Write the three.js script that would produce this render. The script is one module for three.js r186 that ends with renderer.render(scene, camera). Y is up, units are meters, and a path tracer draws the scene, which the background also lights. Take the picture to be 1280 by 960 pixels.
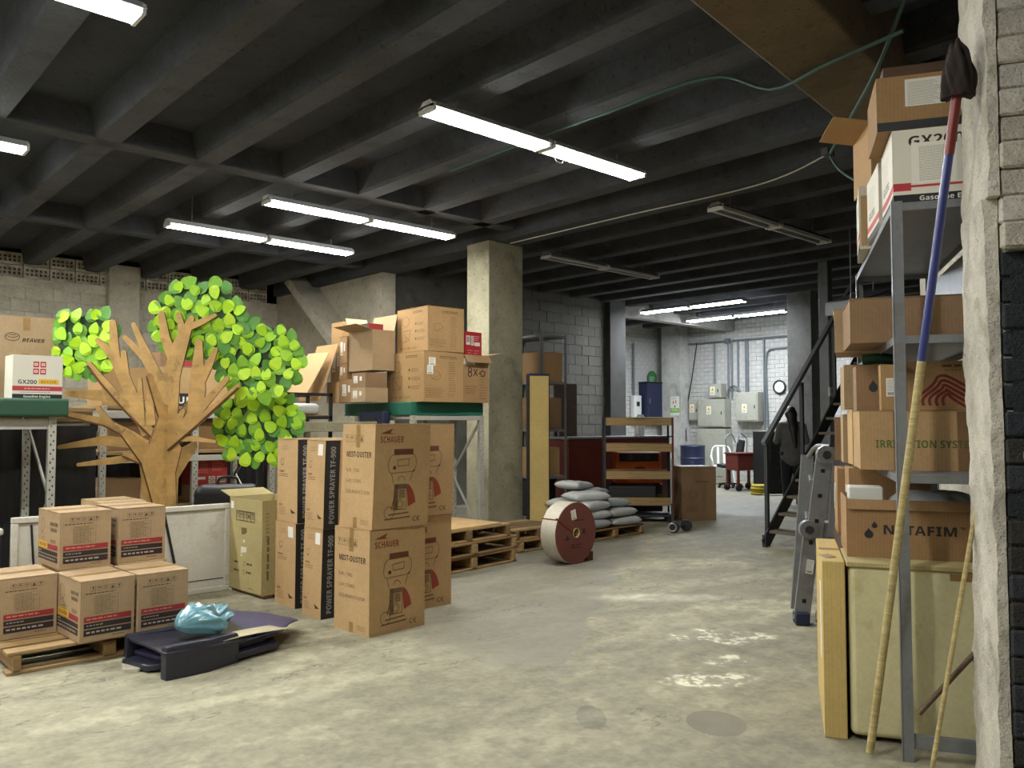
import * as THREE from 'three';
import { RoundedBoxGeometry } from 'three/addons/geometries/RoundedBoxGeometry.js';
import { ConvexGeometry } from 'three/addons/geometries/ConvexGeometry.js';
import { MarchingCubes } from 'three/addons/objects/MarchingCubes.js';
import { RectAreaLightUniformsLib } from 'three/addons/lights/RectAreaLightUniformsLib.js';
import { mergeGeometries, mergeVertices, toCreasedNormals } from 'three/addons/utils/BufferGeometryUtils.js';

// ---------- camera, exposure ----------
const scene = new THREE.Scene();
scene.background = new THREE.Color(0x000000);
const camera = new THREE.PerspectiveCamera(2 * Math.atan(480 / 1020) * 180 / Math.PI, 4 / 3, 0.05, 80);
camera.position.set(0, 1.46, 0);
camera.rotation.order = 'YXZ';
camera.rotation.y = -42.5 * Math.PI / 180;          // the building's long axis (+X) lies 47.5 degrees to the right
camera.rotation.x = Math.atan(47 / 1020);
scene.add(camera);
const renderer = new THREE.WebGLRenderer({ antialias: true });
renderer.toneMapping = THREE.LinearToneMapping;
renderer.toneMappingExposure = 0.99;
renderer.shadowMap.enabled = true;
RectAreaLightUniformsLib.init();

// ---------- lamps: all light in the hall comes from its fluorescent battens ----------
const LAMP_LIGHT = 72, BAY_LIGHT = 130, TUBE_GLOW = 80;                 // area light in front of the tubes; glow of the tubes themselves
const HALL_TINT = new THREE.Color(0.98, 0.97, 0.88), BAY_TINT = new THREE.Color(0.86, 0.93, 1.0);
const LAMP_SPOTS = [                                 // start x, z, mounting height, turn, lit, tint, label
  [-0.97, -4.85, 1, 'lit batten lamp over the folded tarpaulin, nearest the pump cartons', HALL_TINT],
  [3.59, -4.87, 1, 'lit batten lamp above the mist-duster cartons with loose white wires', HALL_TINT],
  [-0.90, -7.95, 1, 'lit batten lamp above the steel rack with the green deck', HALL_TINT],
  [3.86, -8.09, 1, 'lit batten lamp beside the concrete pillar, above the stacked cartons', HALL_TINT],
  [3.45, -9.83, 1, 'lit batten lamp closest to the perforated vent blocks, behind the plywood tree', HALL_TINT],
  [-0.80, -9.83, 1, 'lit batten lamp near the vent wall above the rack end', HALL_TINT],
  [-0.97, -1.65, 1, 'lit batten lamp of the row nearest the entrance side, over the open floor', HALL_TINT],
  [-5.3, -4.85, 1, 'lit batten lamp at the hall end in line with the tarpaulin lamp', HALL_TINT],
  [-5.3, -7.95, 1, 'lit batten lamp at the hall end in line with the rack lamp', HALL_TINT],
  [7.62, -5.02, 0, 'unlit twin batten lamp between the pillar and the staircase', HALL_TINT],
  [8.10, -8.14, 0, 'unlit twin batten lamp above the grey metal shelving', HALL_TINT],
];

// ---------- small tools ----------
let seedState = 7;
const seed = (n) => { seedState = n | 0; };
const rnd = () => { seedState = (seedState + 0x6d2b79f5) | 0; let t = Math.imul(seedState ^ (seedState >>> 15), 1 | seedState); t = (t + Math.imul(t ^ (t >>> 7), 61 | t)) ^ t; return ((t ^ (t >>> 14)) >>> 0) / 4294967296; };
const rr = (a, b) => a + (b - a) * rnd();
const D = Math.PI / 180, PI = Math.PI, V3 = (x, y, z) => new THREE.Vector3(x, y, z);
const names = new Map();
const numbered = (n) => { const k = names.get(n) ?? 0; names.set(n, k + 1); return k ? n + '_' + String(k).padStart(3, '0') : n; };
function shade(o) { o.castShadow = true; o.receiveShadow = true; return o; }
function thing(name, label, category, x = 0, y = 0, z = 0, turn = 0, group) {
  const o = new THREE.Group(); o.name = numbered(name); o.position.set(x, y, z); o.rotation.y = turn * D;
  o.userData = { label, category }; if (group) o.userData.group = group; scene.add(o); return o;
}
function part(parent, name, geo, mat, x = 0, y = 0, z = 0, ry = 0, rx = 0, rz = 0) {
  const m = shade(new THREE.Mesh(geo, mat)); m.name = name; m.position.set(x, y, z); m.rotation.set(rx * D, ry * D, rz * D, 'YXZ'); parent.add(m); return m;
}
function struct(name, geo, mat, x = 0, y = 0, z = 0, ry = 0, label) {
  const m = shade(new THREE.Mesh(geo, mat)); m.name = name; m.position.set(x, y, z); m.rotation.y = ry * D; m.userData.kind = 'structure'; if (label) { m.userData.label = label; } scene.add(m); return m;
}
function copyOf(o, label, x, y, z, turn) { const c = o.clone(); c.name = numbered(o.name.replace(/_\d{3}$/, '')); c.userData = { ...o.userData }; if (label) c.userData.label = label; c.position.set(x, y, z); c.rotation.y = turn * D; scene.add(c); return c; }
// texture coordinates in metres, by the axis a face looks along
function mUV(g, s = 1, ox = 0, oy = 0) {
  const p = g.attributes.position, n = g.attributes.normal, uv = new Float32Array(p.count * 2);
  for (let i = 0; i < p.count; i++) {
    const x = p.getX(i), y = p.getY(i), z = p.getZ(i), a = Math.abs(n.getX(i)), b = Math.abs(n.getY(i)), c = Math.abs(n.getZ(i));
    let u, v; if (a >= b && a >= c) { u = z; v = y; } else if (b >= c) { u = x; v = z; } else { u = x; v = y; }
    uv[2 * i] = u * s + ox; uv[2 * i + 1] = v * s + oy;
  }
  g.setAttribute('uv', new THREE.BufferAttribute(uv, 2)); return g;
}
const bx = (w, h, d) => mUV(new THREE.BoxGeometry(w, h, d));
const rb = (w, h, d, r = 0.006, s = 1) => mUV(new RoundedBoxGeometry(w, h, d, s, Math.min(r, w / 2.1, h / 2.1, d / 2.1)));
const cyl = (r1, r2, h, n = 20, open = false) => mUV(new THREE.CylinderGeometry(r1, r2, h, n, 1, open));
function chamfer(w, h, d, c) {                        // 44 triangles
  const pts = []; for (const sx of [-1, 1]) for (const sy of [-1, 1]) for (const sz of [-1, 1]) {
    pts.push(V3(sx * w / 2, sy * (h / 2 - c), sz * (d / 2 - c)), V3(sx * (w / 2 - c), sy * h / 2, sz * (d / 2 - c)), V3(sx * (w / 2 - c), sy * (h / 2 - c), sz * d / 2)); }
  return mUV(new ConvexGeometry(pts));
}
function extr(shape, depth, bev = 0) { const g = new THREE.ExtrudeGeometry(shape, { depth, bevelEnabled: bev > 0, bevelThickness: bev, bevelSize: bev, bevelSegments: 1, curveSegments: 10 }); return mUV(g); }
const poly = (pts) => { const s = new THREE.Shape(); pts.forEach(([x, y], i) => (i ? s.lineTo(x, y) : s.moveTo(x, y))); s.closePath(); return s; };
function tube(pts, r, seg = 24, n = 7) { const c = new THREE.CatmullRomCurve3(pts.map((p) => V3(...p)), false, 'centripetal'); return mUV(new THREE.TubeGeometry(c, seg, r, n, false)); }
function rod(a, b, r, n = 10) { const A = V3(...a), B = V3(...b), g = new THREE.CylinderGeometry(r, r, A.distanceTo(B), n); g.applyQuaternion(new THREE.Quaternion().setFromUnitVectors(V3(0, 1, 0), B.clone().sub(A).normalize())); g.translate((A.x + B.x) / 2, (A.y + B.y) / 2, (A.z + B.z) / 2); return mUV(g); }
function bar(a, b, w, t) {                            // a flat bar between two points, w upright-ish, t thick
  const A = V3(...a), B = V3(...b), L = A.distanceTo(B), g = new THREE.BoxGeometry(L, w, t), m = new THREE.Matrix4(), x = B.clone().sub(A).normalize();
  const up = Math.abs(x.y) > 0.95 ? V3(1, 0, 0) : V3(0, 1, 0), z = x.clone().cross(up).normalize(), y = z.clone().cross(x); m.makeBasis(x, y, z); mUV(g); g.applyMatrix4(m); g.translate((A.x + B.x) / 2, (A.y + B.y) / 2, (A.z + B.z) / 2); return g;
}
const join = (list) => mergeGeometries(list.map((g) => stripped(g)));
function stripped(g) { const q = g.index ? g.toNonIndexed() : g.clone(); for (const k of Object.keys(q.attributes)) if (!['position', 'normal', 'uv'].includes(k)) q.deleteAttribute(k); q.clearGroups(); return q; }

// ---------- procedural textures ----------
function field(n, base, octaves, sd, persist = 0.5, sx = 1, sy = 1) {   // tileable value noise, about 0..1
  const out = new Float32Array(n * n); let amp = 1, tot = 0, fr = base; const keep = seedState; seed(sd);
  for (let o = 0; o < octaves; o++, amp *= persist, fr *= 2) {
    const fx = Math.max(1, Math.round(fr * sx)), fy = Math.max(1, Math.round(fr * sy)); if (Math.max(fx, fy) > n) break;
    const lat = new Float32Array(fx * fy); for (let i = 0; i < lat.length; i++) lat[i] = rnd();
    tot += amp;
    for (let y = 0; y < n; y++) { const v = y / n * fy, y0 = Math.floor(v), ty = v - y0, sy_ = ty * ty * (3 - 2 * ty), ya = (y0 % fy) * fx, yb = ((y0 + 1) % fy) * fx;
      for (let x = 0; x < n; x++) { const u = x / n * fx, x0 = Math.floor(u), tx = u - x0, s = tx * tx * (3 - 2 * tx), xa = x0 % fx, xb = (x0 + 1) % fx;
        const a = lat[ya + xa], b = lat[ya + xb], c = lat[yb + xa], d = lat[yb + xb]; out[y * n + x] += amp * (a + (b - a) * s + (c - a) * sy_ + (a - b - c + d) * s * sy_); } }
  }
  for (let i = 0; i < out.length; i++) out[i] /= tot; seed(keep); return out;
}
const smooth = (a, b, x) => { const t = Math.min(1, Math.max(0, (x - a) / (b - a))); return t * t * (3 - 2 * t); };
function dtex(n, fn, srgb = true, m = n) { const d = new Uint8Array(n * m * 4), c = [0, 0, 0]; for (let y = 0; y < m; y++) for (let x = 0; x < n; x++) { fn(x, y, c, y * n + x); const i = (y * n + x) * 4; for (let k = 0; k < 3; k++) d[i + k] = Math.max(0, Math.min(255, c[k])); d[i + 3] = 255; }
  const t = new THREE.DataTexture(d, n, m); t.wrapS = t.wrapT = THREE.RepeatWrapping; t.magFilter = THREE.LinearFilter; t.minFilter = THREE.LinearMipmapLinearFilter; t.generateMipmaps = true; if (srgb) t.colorSpace = THREE.SRGBColorSpace; t.needsUpdate = true; return t; }
const std = (o) => new THREE.MeshStandardMaterial({ roughness: 0.8, ...o });
const rep = (t, a, b = a) => { const c = t.clone(); c.repeat.set(a, b); c.needsUpdate = true; return c; };
function canvasTex(w, h, draw) { const c = document.createElement('canvas'); c.width = w; c.height = h; const g = c.getContext('2d'); draw(g, w, h); const t = new THREE.CanvasTexture(c); t.colorSpace = THREE.SRGBColorSpace; t.anisotropy = 8; return t; }
const nA = field(512, 4, 6, 11), nB = field(512, 8, 6, 23, 0.6), nC = field(512, 64, 3, 37, 0.6), nD = field(512, 2, 7, 51, 0.55);
const at512 = (f, x, y) => f[((y % 512 + 512) % 512) * 512 + ((x % 512 + 512) % 512)];
// ---------- materials ----------
const grey = (b, amp, f1 = nA, f2 = nC) => (x, y, c, i) => { const v = 1 + amp * ((f1[i] - 0.5) * 1.6 + (f2[i] - 0.5) * 0.8); c[0] = b[0] * v; c[1] = b[1] * v; c[2] = b[2] * v; };
const tCard = dtex(512, (x, y, c, i) => { const v = 236 + 34 * (nA[i] - 0.5) + 22 * (nC[i] - 0.5) + 5 * Math.sin(x * 0.78); const s = smooth(0.58, 0.72, nD[i]) * 24; c[0] = v - s; c[1] = v - s * 1.1; c[2] = v - s * 1.3; });
const tConc = dtex(512, (x, y, c, i) => { const v = 214 + 70 * (nD[i] - 0.5) + 40 * (nB[i] - 0.5) + 26 * (nC[i] - 0.5); const st = smooth(0.58, 0.7, nA[(i + 70000) % 262144]) * 26; const pit = nC[(i + 9000) % 262144] > 0.74 ? 38 : 0; c[0] = v - st - pit; c[1] = v - st - pit; c[2] = v - st * 1.25 - pit; });
const nConc = dtex(512, (x, y, c, i) => { const v = 128 + 120 * (nB[i] - 0.5) + 70 * (nC[i] - 0.5) - (nC[(i + 9000) % 262144] > 0.74 ? 50 : 0); c[0] = c[1] = c[2] = v; }, false);
const nWoodA = field(512, 4, 6, 71, 0.6, 0.5, 8), nWoodB = field(512, 16, 4, 77, 0.6, 0.25, 6);
const tWood = dtex(512, (x, y, c, i) => { const v = 212 + 70 * (nWoodA[i] - 0.5) + 60 * (nWoodB[i] - 0.5); const k = smooth(0.6, 0.7, nB[i]) * 12; c[0] = v - k; c[1] = v * 0.97 - k; c[2] = v * 0.92 - k * 1.4; });
const tPly = dtex(512, (x, y, c, i) => { const w = Math.sin((nD[i] * 7 + y / 512 * 3) * 6.283); const v = 222 + 10 * w + 34 * (nWoodA[i] - 0.5) + 18 * (nC[i] - 0.5); const k = smooth(0.66, 0.74, nB[i]) * 30; c[0] = v - k; c[1] = v * 0.97 - k; c[2] = v * 0.92 - k; });
const tSteel = dtex(512, (x, y, c, i) => { const v = 226 + 24 * (nA[i] - 0.5) + 20 * (nC[i] - 0.5); const s = smooth(0.64, 0.76, nB[i]); c[0] = v - 12 * s; c[1] = v - 17 * s; c[2] = v - 22 * s; });
const tCloth = dtex(512, (x, y, c, i) => { const v = 224 + 40 * (nA[i] - 0.5) + 24 * (nC[i] - 0.5); c[0] = c[1] = c[2] = v; });
const bFine = dtex(512, (x, y, c, i) => { c[0] = c[1] = c[2] = 128 + 130 * (nA[i] - 0.5) + 60 * (nC[i] - 0.5); }, false);
const M = {
  card: [0xb9966a, 0xae8a5c, 0xc09e70, 0xa07d55, 0xad9270, 0x8f7152].map((c) => std({ color: c, map: tCard, roughness: 0.86, bumpMap: bFine, bumpScale: 0.0012 })),
  cardWhite: std({ color: 0xd9d3c4, map: tCard, roughness: 0.7 }),
  cardOlive: std({ color: 0xb6a673, map: tCard, roughness: 0.85, bumpMap: bFine, bumpScale: 0.0015 }),
  cardGold: std({ color: 0xc9ae6c, map: tCard, roughness: 0.75 }),
  cardRed: std({ color: 0xa32a2c, map: tCard, roughness: 0.6 }),
  cardBlack: std({ color: 0x232326, map: tCard, roughness: 0.6 }),
  tape: std({ color: 0x9b7a4a, map: tCard, roughness: 0.35 }),
  conc: std({ color: 0xb0a98e, map: rep(tConc, 0.7), bumpMap: rep(nConc, 0.7), bumpScale: 0.006, roughness: 0.92 }),
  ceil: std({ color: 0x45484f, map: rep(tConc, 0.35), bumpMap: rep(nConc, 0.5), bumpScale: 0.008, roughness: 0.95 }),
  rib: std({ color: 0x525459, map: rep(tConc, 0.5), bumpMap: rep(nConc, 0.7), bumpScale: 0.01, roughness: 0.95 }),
  beam: std({ color: 0x7a684d, map: rep(tConc, 0.5), bumpMap: rep(nConc, 0.7), bumpScale: 0.012, roughness: 0.95 }),
  plaster: std({ color: 0xd4cab4, map: rep(tConc, 0.4), bumpMap: rep(nConc, 0.8), bumpScale: 0.006, roughness: 0.9 }),
  mortar: std({ color: 0x8f8775, map: rep(tConc, 0.8), roughness: 0.95 }),
  cream: [0xe6dcc6, 0xe0d6c0, 0xe9e0cc].map((c) => std({ color: c, map: rep(tConc, 0.8), bumpMap: rep(nConc, 1.4), bumpScale: 0.006, roughness: 0.9 })),
  block: [0x79756d, 0x757168, 0x7d7971].map((c) => std({ color: c, map: rep(tConc, 0.8), bumpMap: rep(nConc, 1.4), bumpScale: 0.008, roughness: 0.93 })),
  farWall: std({ color: 0xdddbd4, map: rep(tConc, 0.6), bumpMap: rep(nConc, 1.4), bumpScale: 0.008, roughness: 0.85 }),
  farBrick: std({ color: 0xeeece6, map: rep(tConc, 1.1), bumpMap: rep(nConc, 2), bumpScale: 0.01, roughness: 0.85 }),
  whiteMortar: std({ color: 0xdbd4c4, map: rep(tConc, 1.2), bumpMap: rep(nConc, 2), bumpScale: 0.01, roughness: 0.9 }),
  whiteBrick: [0xe6dfd0, 0xe0d8c8, 0xeae5d9].map((c) => std({ color: c, map: rep(tConc, 1.6), bumpMap: rep(nConc, 2.5), bumpScale: 0.012, roughness: 0.85 })),
  darkBrick: [0x2d333c, 0x363a40, 0x262b33, 0x3a3834].map((c) => std({ color: c, map: rep(tConc, 1.6), bumpMap: rep(nConc, 2.5), bumpScale: 0.014, roughness: 0.8 })),
  shadedPierConc: std({ color: 0x484643, map: rep(tConc, 0.7), bumpMap: rep(nConc, 0.7), bumpScale: 0.006, roughness: 0.93 }),  // darkened concrete: the unlit look of the bay pilaster is put into its colour
  columnGrey: std({ color: 0x85847f, map: rep(tConc, 0.7), bumpMap: rep(nConc, 0.7), bumpScale: 0.006, roughness: 0.93 }),
  darkWall: std({ color: 0x4c4945, map: rep(tConc, 0.6), roughness: 0.95 }),
  wood: [0xae9064, 0x9e8156, 0xb69b70, 0x8c7350].map((c) => std({ color: c, map: tWood, roughness: 0.85, bumpMap: tWood, bumpScale: 0.0015 })),
  ply: std({ color: 0xc4a064, map: rep(tPly, 0.8), roughness: 0.7 }),
  plyEdge: std({ color: 0x6d4a26, map: tWood, roughness: 0.85 }),
  plyPale: std({ color: 0xc6a878, map: rep(tPly, 0.8), roughness: 0.8 }),
  steelW: std({ color: 0xc4c2b8, map: tSteel, roughness: 0.5, metalness: 0.15 }),
  steelG: std({ color: 0x8c8f93, map: tSteel, roughness: 0.45, metalness: 0.3 }),
  alu: std({ color: 0xb9bbbd, map: tSteel, roughness: 0.38, metalness: 0.75 }),
  blackSteel: std({ color: 0x1b1b1d, map: tSteel, roughness: 0.5, metalness: 0.2 }),
  darkSteel: std({ color: 0x3c3e41, map: tSteel, roughness: 0.55, metalness: 0.3 }),
  white: std({ color: 0xd9d5c8, map: tSteel, roughness: 0.5 }),
  lampWhite: std({ color: 0xdadada, roughness: 0.45 }),
  lampGrey: std({ color: 0x8e8c88, map: tSteel, roughness: 0.6 }),
  black: std({ color: 0x141416, map: tCloth, roughness: 0.55 }),
  sheet: std({ color: 0x17171b, map: tCloth, roughness: 0.4, bumpMap: bFine, bumpScale: 0.006 }),
  green: std({ color: 0x24523a, map: tCloth, roughness: 0.55 }),
  teal: std({ color: 0x1f6b58, map: tCloth, roughness: 0.5 }),
  navy: std({ color: 0x20284a, map: tCloth, roughness: 0.5 }),
  navyTarp: std({ color: 0x2c2d3c, map: tCloth, roughness: 0.38, bumpMap: bFine, bumpScale: 0.004 }),
  purpleTarp: std({ color: 0x4d4a72, map: tCloth, roughness: 0.4, bumpMap: bFine, bumpScale: 0.004 }),
  creamSheet: std({ color: 0xcfc3a4, map: tCloth, roughness: 0.6 }),
  bluePlastic: new THREE.MeshPhysicalMaterial({ color: 0x6a9dab, roughness: 0.25, clearcoat: 0.6, clearcoatRoughness: 0.2, map: tCloth }),
  bag: std({ color: 0xc6c8c6, map: tCloth, roughness: 0.5, bumpMap: bFine, bumpScale: 0.004 }),
  bagDark: std({ color: 0xaab0b2, map: tCloth, roughness: 0.5, bumpMap: bFine, bumpScale: 0.004 }),
  maroon: std({ color: 0x6d3a30, map: tCard, roughness: 0.75 }),
  wrap: std({ color: 0xcfc8b6, map: tCloth, roughness: 0.4, bumpMap: bFine, bumpScale: 0.004 }),
  orange: std({ color: 0xe06a22, map: tSteel, roughness: 0.5 }),
  rust: std({ color: 0x6e2a1c, map: tSteel, roughness: 0.6 }),
  brown: std({ color: 0x5d452f, map: tWood, roughness: 0.6 }),
  treadWood: std({ color: 0x6b655a, map: tWood, roughness: 0.8 }),
  creamPaint: std({ color: 0xe0d7a8, map: tSteel, roughness: 0.45 }),
  panelGrey: std({ color: 0xb4b3a4, map: tSteel, roughness: 0.5 }),
  conduit: std({ color: 0x7d858a, map: tSteel, roughness: 0.45, metalness: 0.3 }),
  cable: std({ color: 0x2f4f45, roughness: 0.6 }),
  wire: std({ color: 0xb8b4a8, roughness: 0.6 }),
  yellow: std({ color: 0xc9b02c, map: tSteel, roughness: 0.5 }),
  poleWood: std({ color: 0xcdbf8c, map: rep(tWood, 2), roughness: 0.7 }),
  poleBlue: std({ color: 0x39407e, map: tSteel, roughness: 0.3 }),
  poleRed: std({ color: 0x7c2b25, map: tSteel, roughness: 0.4 }),
  bristle: std({ color: 0x2b211c, map: tCloth, roughness: 0.95 }),
  labelWhite: std({ color: 0xe2dfd5, roughness: 0.6 }),
  rubber: std({ color: 0x1c1c1c, roughness: 0.8 }),
  plasticWhite: std({ color: 0xd8d8d2, roughness: 0.4 }),
  glassTube: new THREE.MeshStandardMaterial({ color: 0xffffff, roughness: 0.4, emissive: HALL_TINT.clone().lerp(new THREE.Color(0.9, 0.96, 1), 0.6), emissiveIntensity: TUBE_GLOW }),
  glassTubeBay: new THREE.MeshStandardMaterial({ color: 0xffffff, roughness: 0.4, emissive: BAY_TINT, emissiveIntensity: TUBE_GLOW }),
  tubeOff: std({ color: 0xc9c9c4, roughness: 0.3 }),
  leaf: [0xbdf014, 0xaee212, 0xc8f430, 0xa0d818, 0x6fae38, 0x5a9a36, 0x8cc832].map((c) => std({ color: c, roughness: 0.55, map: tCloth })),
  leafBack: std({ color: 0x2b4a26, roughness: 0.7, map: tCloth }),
  skin: std({ color: 0x8a5a40, roughness: 0.6 }), hair: std({ color: 0x15100e, roughness: 0.5 }), shirt: std({ color: 0x6d6c6a, map: tCloth, roughness: 0.9 }), trousers: std({ color: 0x1d1f26, map: tCloth, roughness: 0.9 }),
};
const printMat = (t) => std({ map: t, transparent: true, roughness: 0.8, opacity: t === T.mistFront || t === T.big1 || t === T.big2 || t === T.stripes ? 0.72 : 0.88 });
const opaquePrint = (t, o = {}) => std({ map: t, roughness: 0.6, ...o });
// ----- prints -----
const ink = '#3a2a1c';
function icons(g, x, y, s, n, col = ink) { g.strokeStyle = col; g.fillStyle = col; g.lineWidth = Math.max(1, s * 0.05); for (let k = 0; k < n; k++) { const cx = x + k * s * 1.35; g.strokeRect(cx, y, s, s);
  if (k % 4 === 0) { g.beginPath(); g.moveTo(cx + s * .3, y + s * .15); g.lineTo(cx + s * .7, y + s * .15); g.lineTo(cx + s * .58, y + s * .55); g.lineTo(cx + s * .42, y + s * .55); g.fill(); g.fillRect(cx + s * .47, y + s * .5, s * .06, s * .3); g.fillRect(cx + s * .35, y + s * .8, s * .3, s * .06); }
  else if (k % 4 === 1) { g.beginPath(); g.moveTo(cx + s * .15, y + s * .45); g.quadraticCurveTo(cx + s * .5, y - s * .05, cx + s * .85, y + s * .45); g.fill(); g.fillRect(cx + s * .47, y + s * .4, s * .06, s * .45); }
  else if (k % 4 === 2) { for (const o of [.28, .62]) { g.beginPath(); g.moveTo(cx + s * o, y + s * .15); g.lineTo(cx + s * (o + .14), y + s * .4); g.lineTo(cx + s * (o - .14), y + s * .4); g.fill(); g.fillRect(cx + s * (o - .04), y + s * .4, s * .08, s * .42); } }
  else { g.fillRect(cx + s * .2, y + s * .55, s * .6, s * .3); g.fillRect(cx + s * .3, y + s * .25, s * .4, s * .25); } } }
function lines(g, x, y, w, n, gap, h, col = ink, a = 0.7) { g.fillStyle = col; g.globalAlpha = a; const k = seedState; seed(x * 7 + y * 13 + n); for (let i = 0; i < n; i++) { let q = x; const end = x + w * rr(0.7, 1); while (q < end) { const l = rr(h * 1.2, h * 4); g.fillRect(q, y + i * gap, Math.min(l, end - q), h); q += l + h * 0.8; } } seed(k); g.globalAlpha = 1; }
const font = (g, px, bold = true, fam = 'sans-serif') => { g.font = (bold ? 'bold ' : '') + px + 'px ' + fam; };
function fitText(g, s, x, y, w) { const m = g.measureText(s).width; g.save(); g.translate(x, y); g.scale(w / m, 1); g.fillText(s, 0, 0); g.restore(); }
const T = {};
T.mistLeft = canvasTex(300, 512, (g, w) => { icons(g, 26, 52, 34, 4, '#6b5436'); g.fillStyle = '#241c18'; font(g, 40); fitText(g, 'MIST-DUSTER', 40, 162, 232); g.fillStyle = '#5d4a30'; font(g, 24, false); fitText(g, 'N.W.: 11KG', 42, 236, 120); fitText(g, 'G.W.:13.0KG', 42, 290, 140); fitText(g, 'SIZE:49X41X72.5CM', 42, 344, 222); lines(g, 196, 470, 80, 3, 9, 3, '#7a6040', 0.6); });
T.mistFront = canvasTex(350, 512, (g) => {
  g.fillStyle = '#8a2f22'; g.beginPath(); g.moveTo(30, 44); g.lineTo(108, 18); g.lineTo(92, 40); g.lineTo(124, 46); g.fill(); font(g, 42); fitText(g, 'SCHAUER', 30, 88, 148);
  g.strokeStyle = '#43301f'; g.fillStyle = '#6d2e20'; g.lineWidth = 3; g.fillRect(120, 122, 118, 24); g.strokeRect(120, 122, 118, 24);
  g.beginPath(); g.moveTo(112, 150); g.bezierCurveTo(80, 160, 76, 230, 100, 240); g.lineTo(240, 236); g.bezierCurveTo(268, 220, 266, 156, 240, 148); g.closePath(); g.stroke();
  g.beginPath(); g.moveTo(140, 176); g.lineTo(214, 170); g.lineTo(210, 204); g.lineTo(142, 206); g.closePath(); g.stroke(); g.fillStyle = '#2a1d14'; g.beginPath(); g.arc(122, 214, 10, 0, 7); g.fill(); g.beginPath(); g.moveTo(232, 236); g.lineTo(250, 222); g.lineTo(250, 236); g.fill();
  g.beginPath(); g.moveTo(104, 242); g.lineTo(118, 290); g.moveTo(236, 240); g.lineTo(222, 280); g.stroke(); g.beginPath(); g.arc(168, 280, 22, PI, 2 * PI); g.stroke();
  g.fillStyle = '#9c3a2a'; g.beginPath(); g.moveTo(206, 296); g.quadraticCurveTo(250, 320, 262, 392); g.lineTo(214, 410); g.lineTo(204, 330); g.fill();
  g.fillStyle = '#5a402a'; g.globalAlpha = .8; g.fillRect(122, 296, 26, 130); g.fillRect(130, 296, 74, 22); g.globalAlpha = 1; g.strokeRect(146, 318, 56, 104); for (let k = 0; k < 4; k++) g.strokeRect(156, 326 + k * 11, 34, 5);
  g.beginPath(); g.arc(162, 396, 24, 0, 7); g.moveTo(176, 396); g.arc(162, 396, 14, 0, 7); g.stroke(); g.beginPath(); g.arc(98, 436, 30, 0, 7); g.stroke(); g.lineWidth = 6; g.beginPath(); g.moveTo(70, 468); g.lineTo(230, 462); g.moveTo(96, 446); g.lineTo(220, 440); g.moveTo(110, 420); g.lineTo(130, 350); g.stroke(); g.lineWidth = 4; g.strokeStyle = '#2a1d14';
  for (const [cx, e] of [[262, 0], [288, 1]]) { g.beginPath(); g.arc(cx, 474, 11, 0.9, 5.4); g.stroke(); if (e) { g.beginPath(); g.moveTo(cx - 11, 474); g.lineTo(cx + 4, 474); g.stroke(); } } });
T.powLeft = canvasTex(256, 512, (g) => { g.strokeStyle = '#6b5030'; g.lineWidth = 3; g.beginPath(); g.arc(66, 140, 18, 0, 7); g.moveTo(54, 160); g.lineTo(80, 160); g.stroke(); font(g, 18); g.fillStyle = '#5a4328'; g.fillText('POWER', 30, 206); lines(g, 30, 216, 150, 2, 12, 4, '#5a4328', .8); g.fillText('AUTO', 26, 416); lines(g, 26, 428, 100, 4, 12, 3, '#6b5030', .7); g.fillStyle = '#3a2a1c'; g.beginPath(); g.moveTo(170, 430); g.lineTo(236, 452); g.lineTo(186, 458); g.fill(); g.globalAlpha = .35; for (let k = 0; k < 3; k++) g.strokeRect(50 + k * 30, 40, 22, 22); });
T.powBand = canvasTex(96, 512, (g, w, h) => { g.fillStyle = '#1b1b1d'; g.fillRect(0, 0, w, h); g.save(); g.translate(68, 486); g.rotate(-PI / 2); g.fillStyle = '#8f8e88'; font(g, 46); fitText(g, 'POWER SPRAYER TF-900', 0, 0, 452); g.restore(); });
T.pumpFront = canvasTex(384, 448, (g) => { g.lineWidth = 2; icons(g, 70, 40, 34, 5, '#4b3a28'); g.fillStyle = '#4b3a28'; lines(g, 34, 88, 300, 1, 8, 7, '#4b3a28', .9); g.strokeStyle = '#5b4a36'; g.globalAlpha = .75; g.strokeRect(96, 112, 170, 136); for (let k = 1; k < 8; k++) { g.beginPath(); g.moveTo(96, 112 + k * 17); g.lineTo(266, 112 + k * 17); g.stroke(); } g.beginPath(); g.moveTo(150, 112); g.lineTo(150, 248); g.stroke(); g.globalAlpha = 1; lines(g, 104, 118, 150, 8, 17, 5, '#4b3a28', .65);
  g.fillStyle = '#98282a'; g.fillRect(26, 262, 336, 40); g.fillStyle = '#2a2023'; g.fillRect(26, 310, 336, 38); g.fillRect(26, 356, 336, 46); lines(g, 44, 276, 280, 1, 9, 10, '#d69f94', .8); lines(g, 44, 324, 150, 1, 9, 8, '#b7aba6', .8); lines(g, 44, 372, 290, 1, 9, 13, '#c7bdb2', .8); lines(g, 230, 416, 110, 1, 8, 6, '#4b3a28', .8); });
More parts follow.
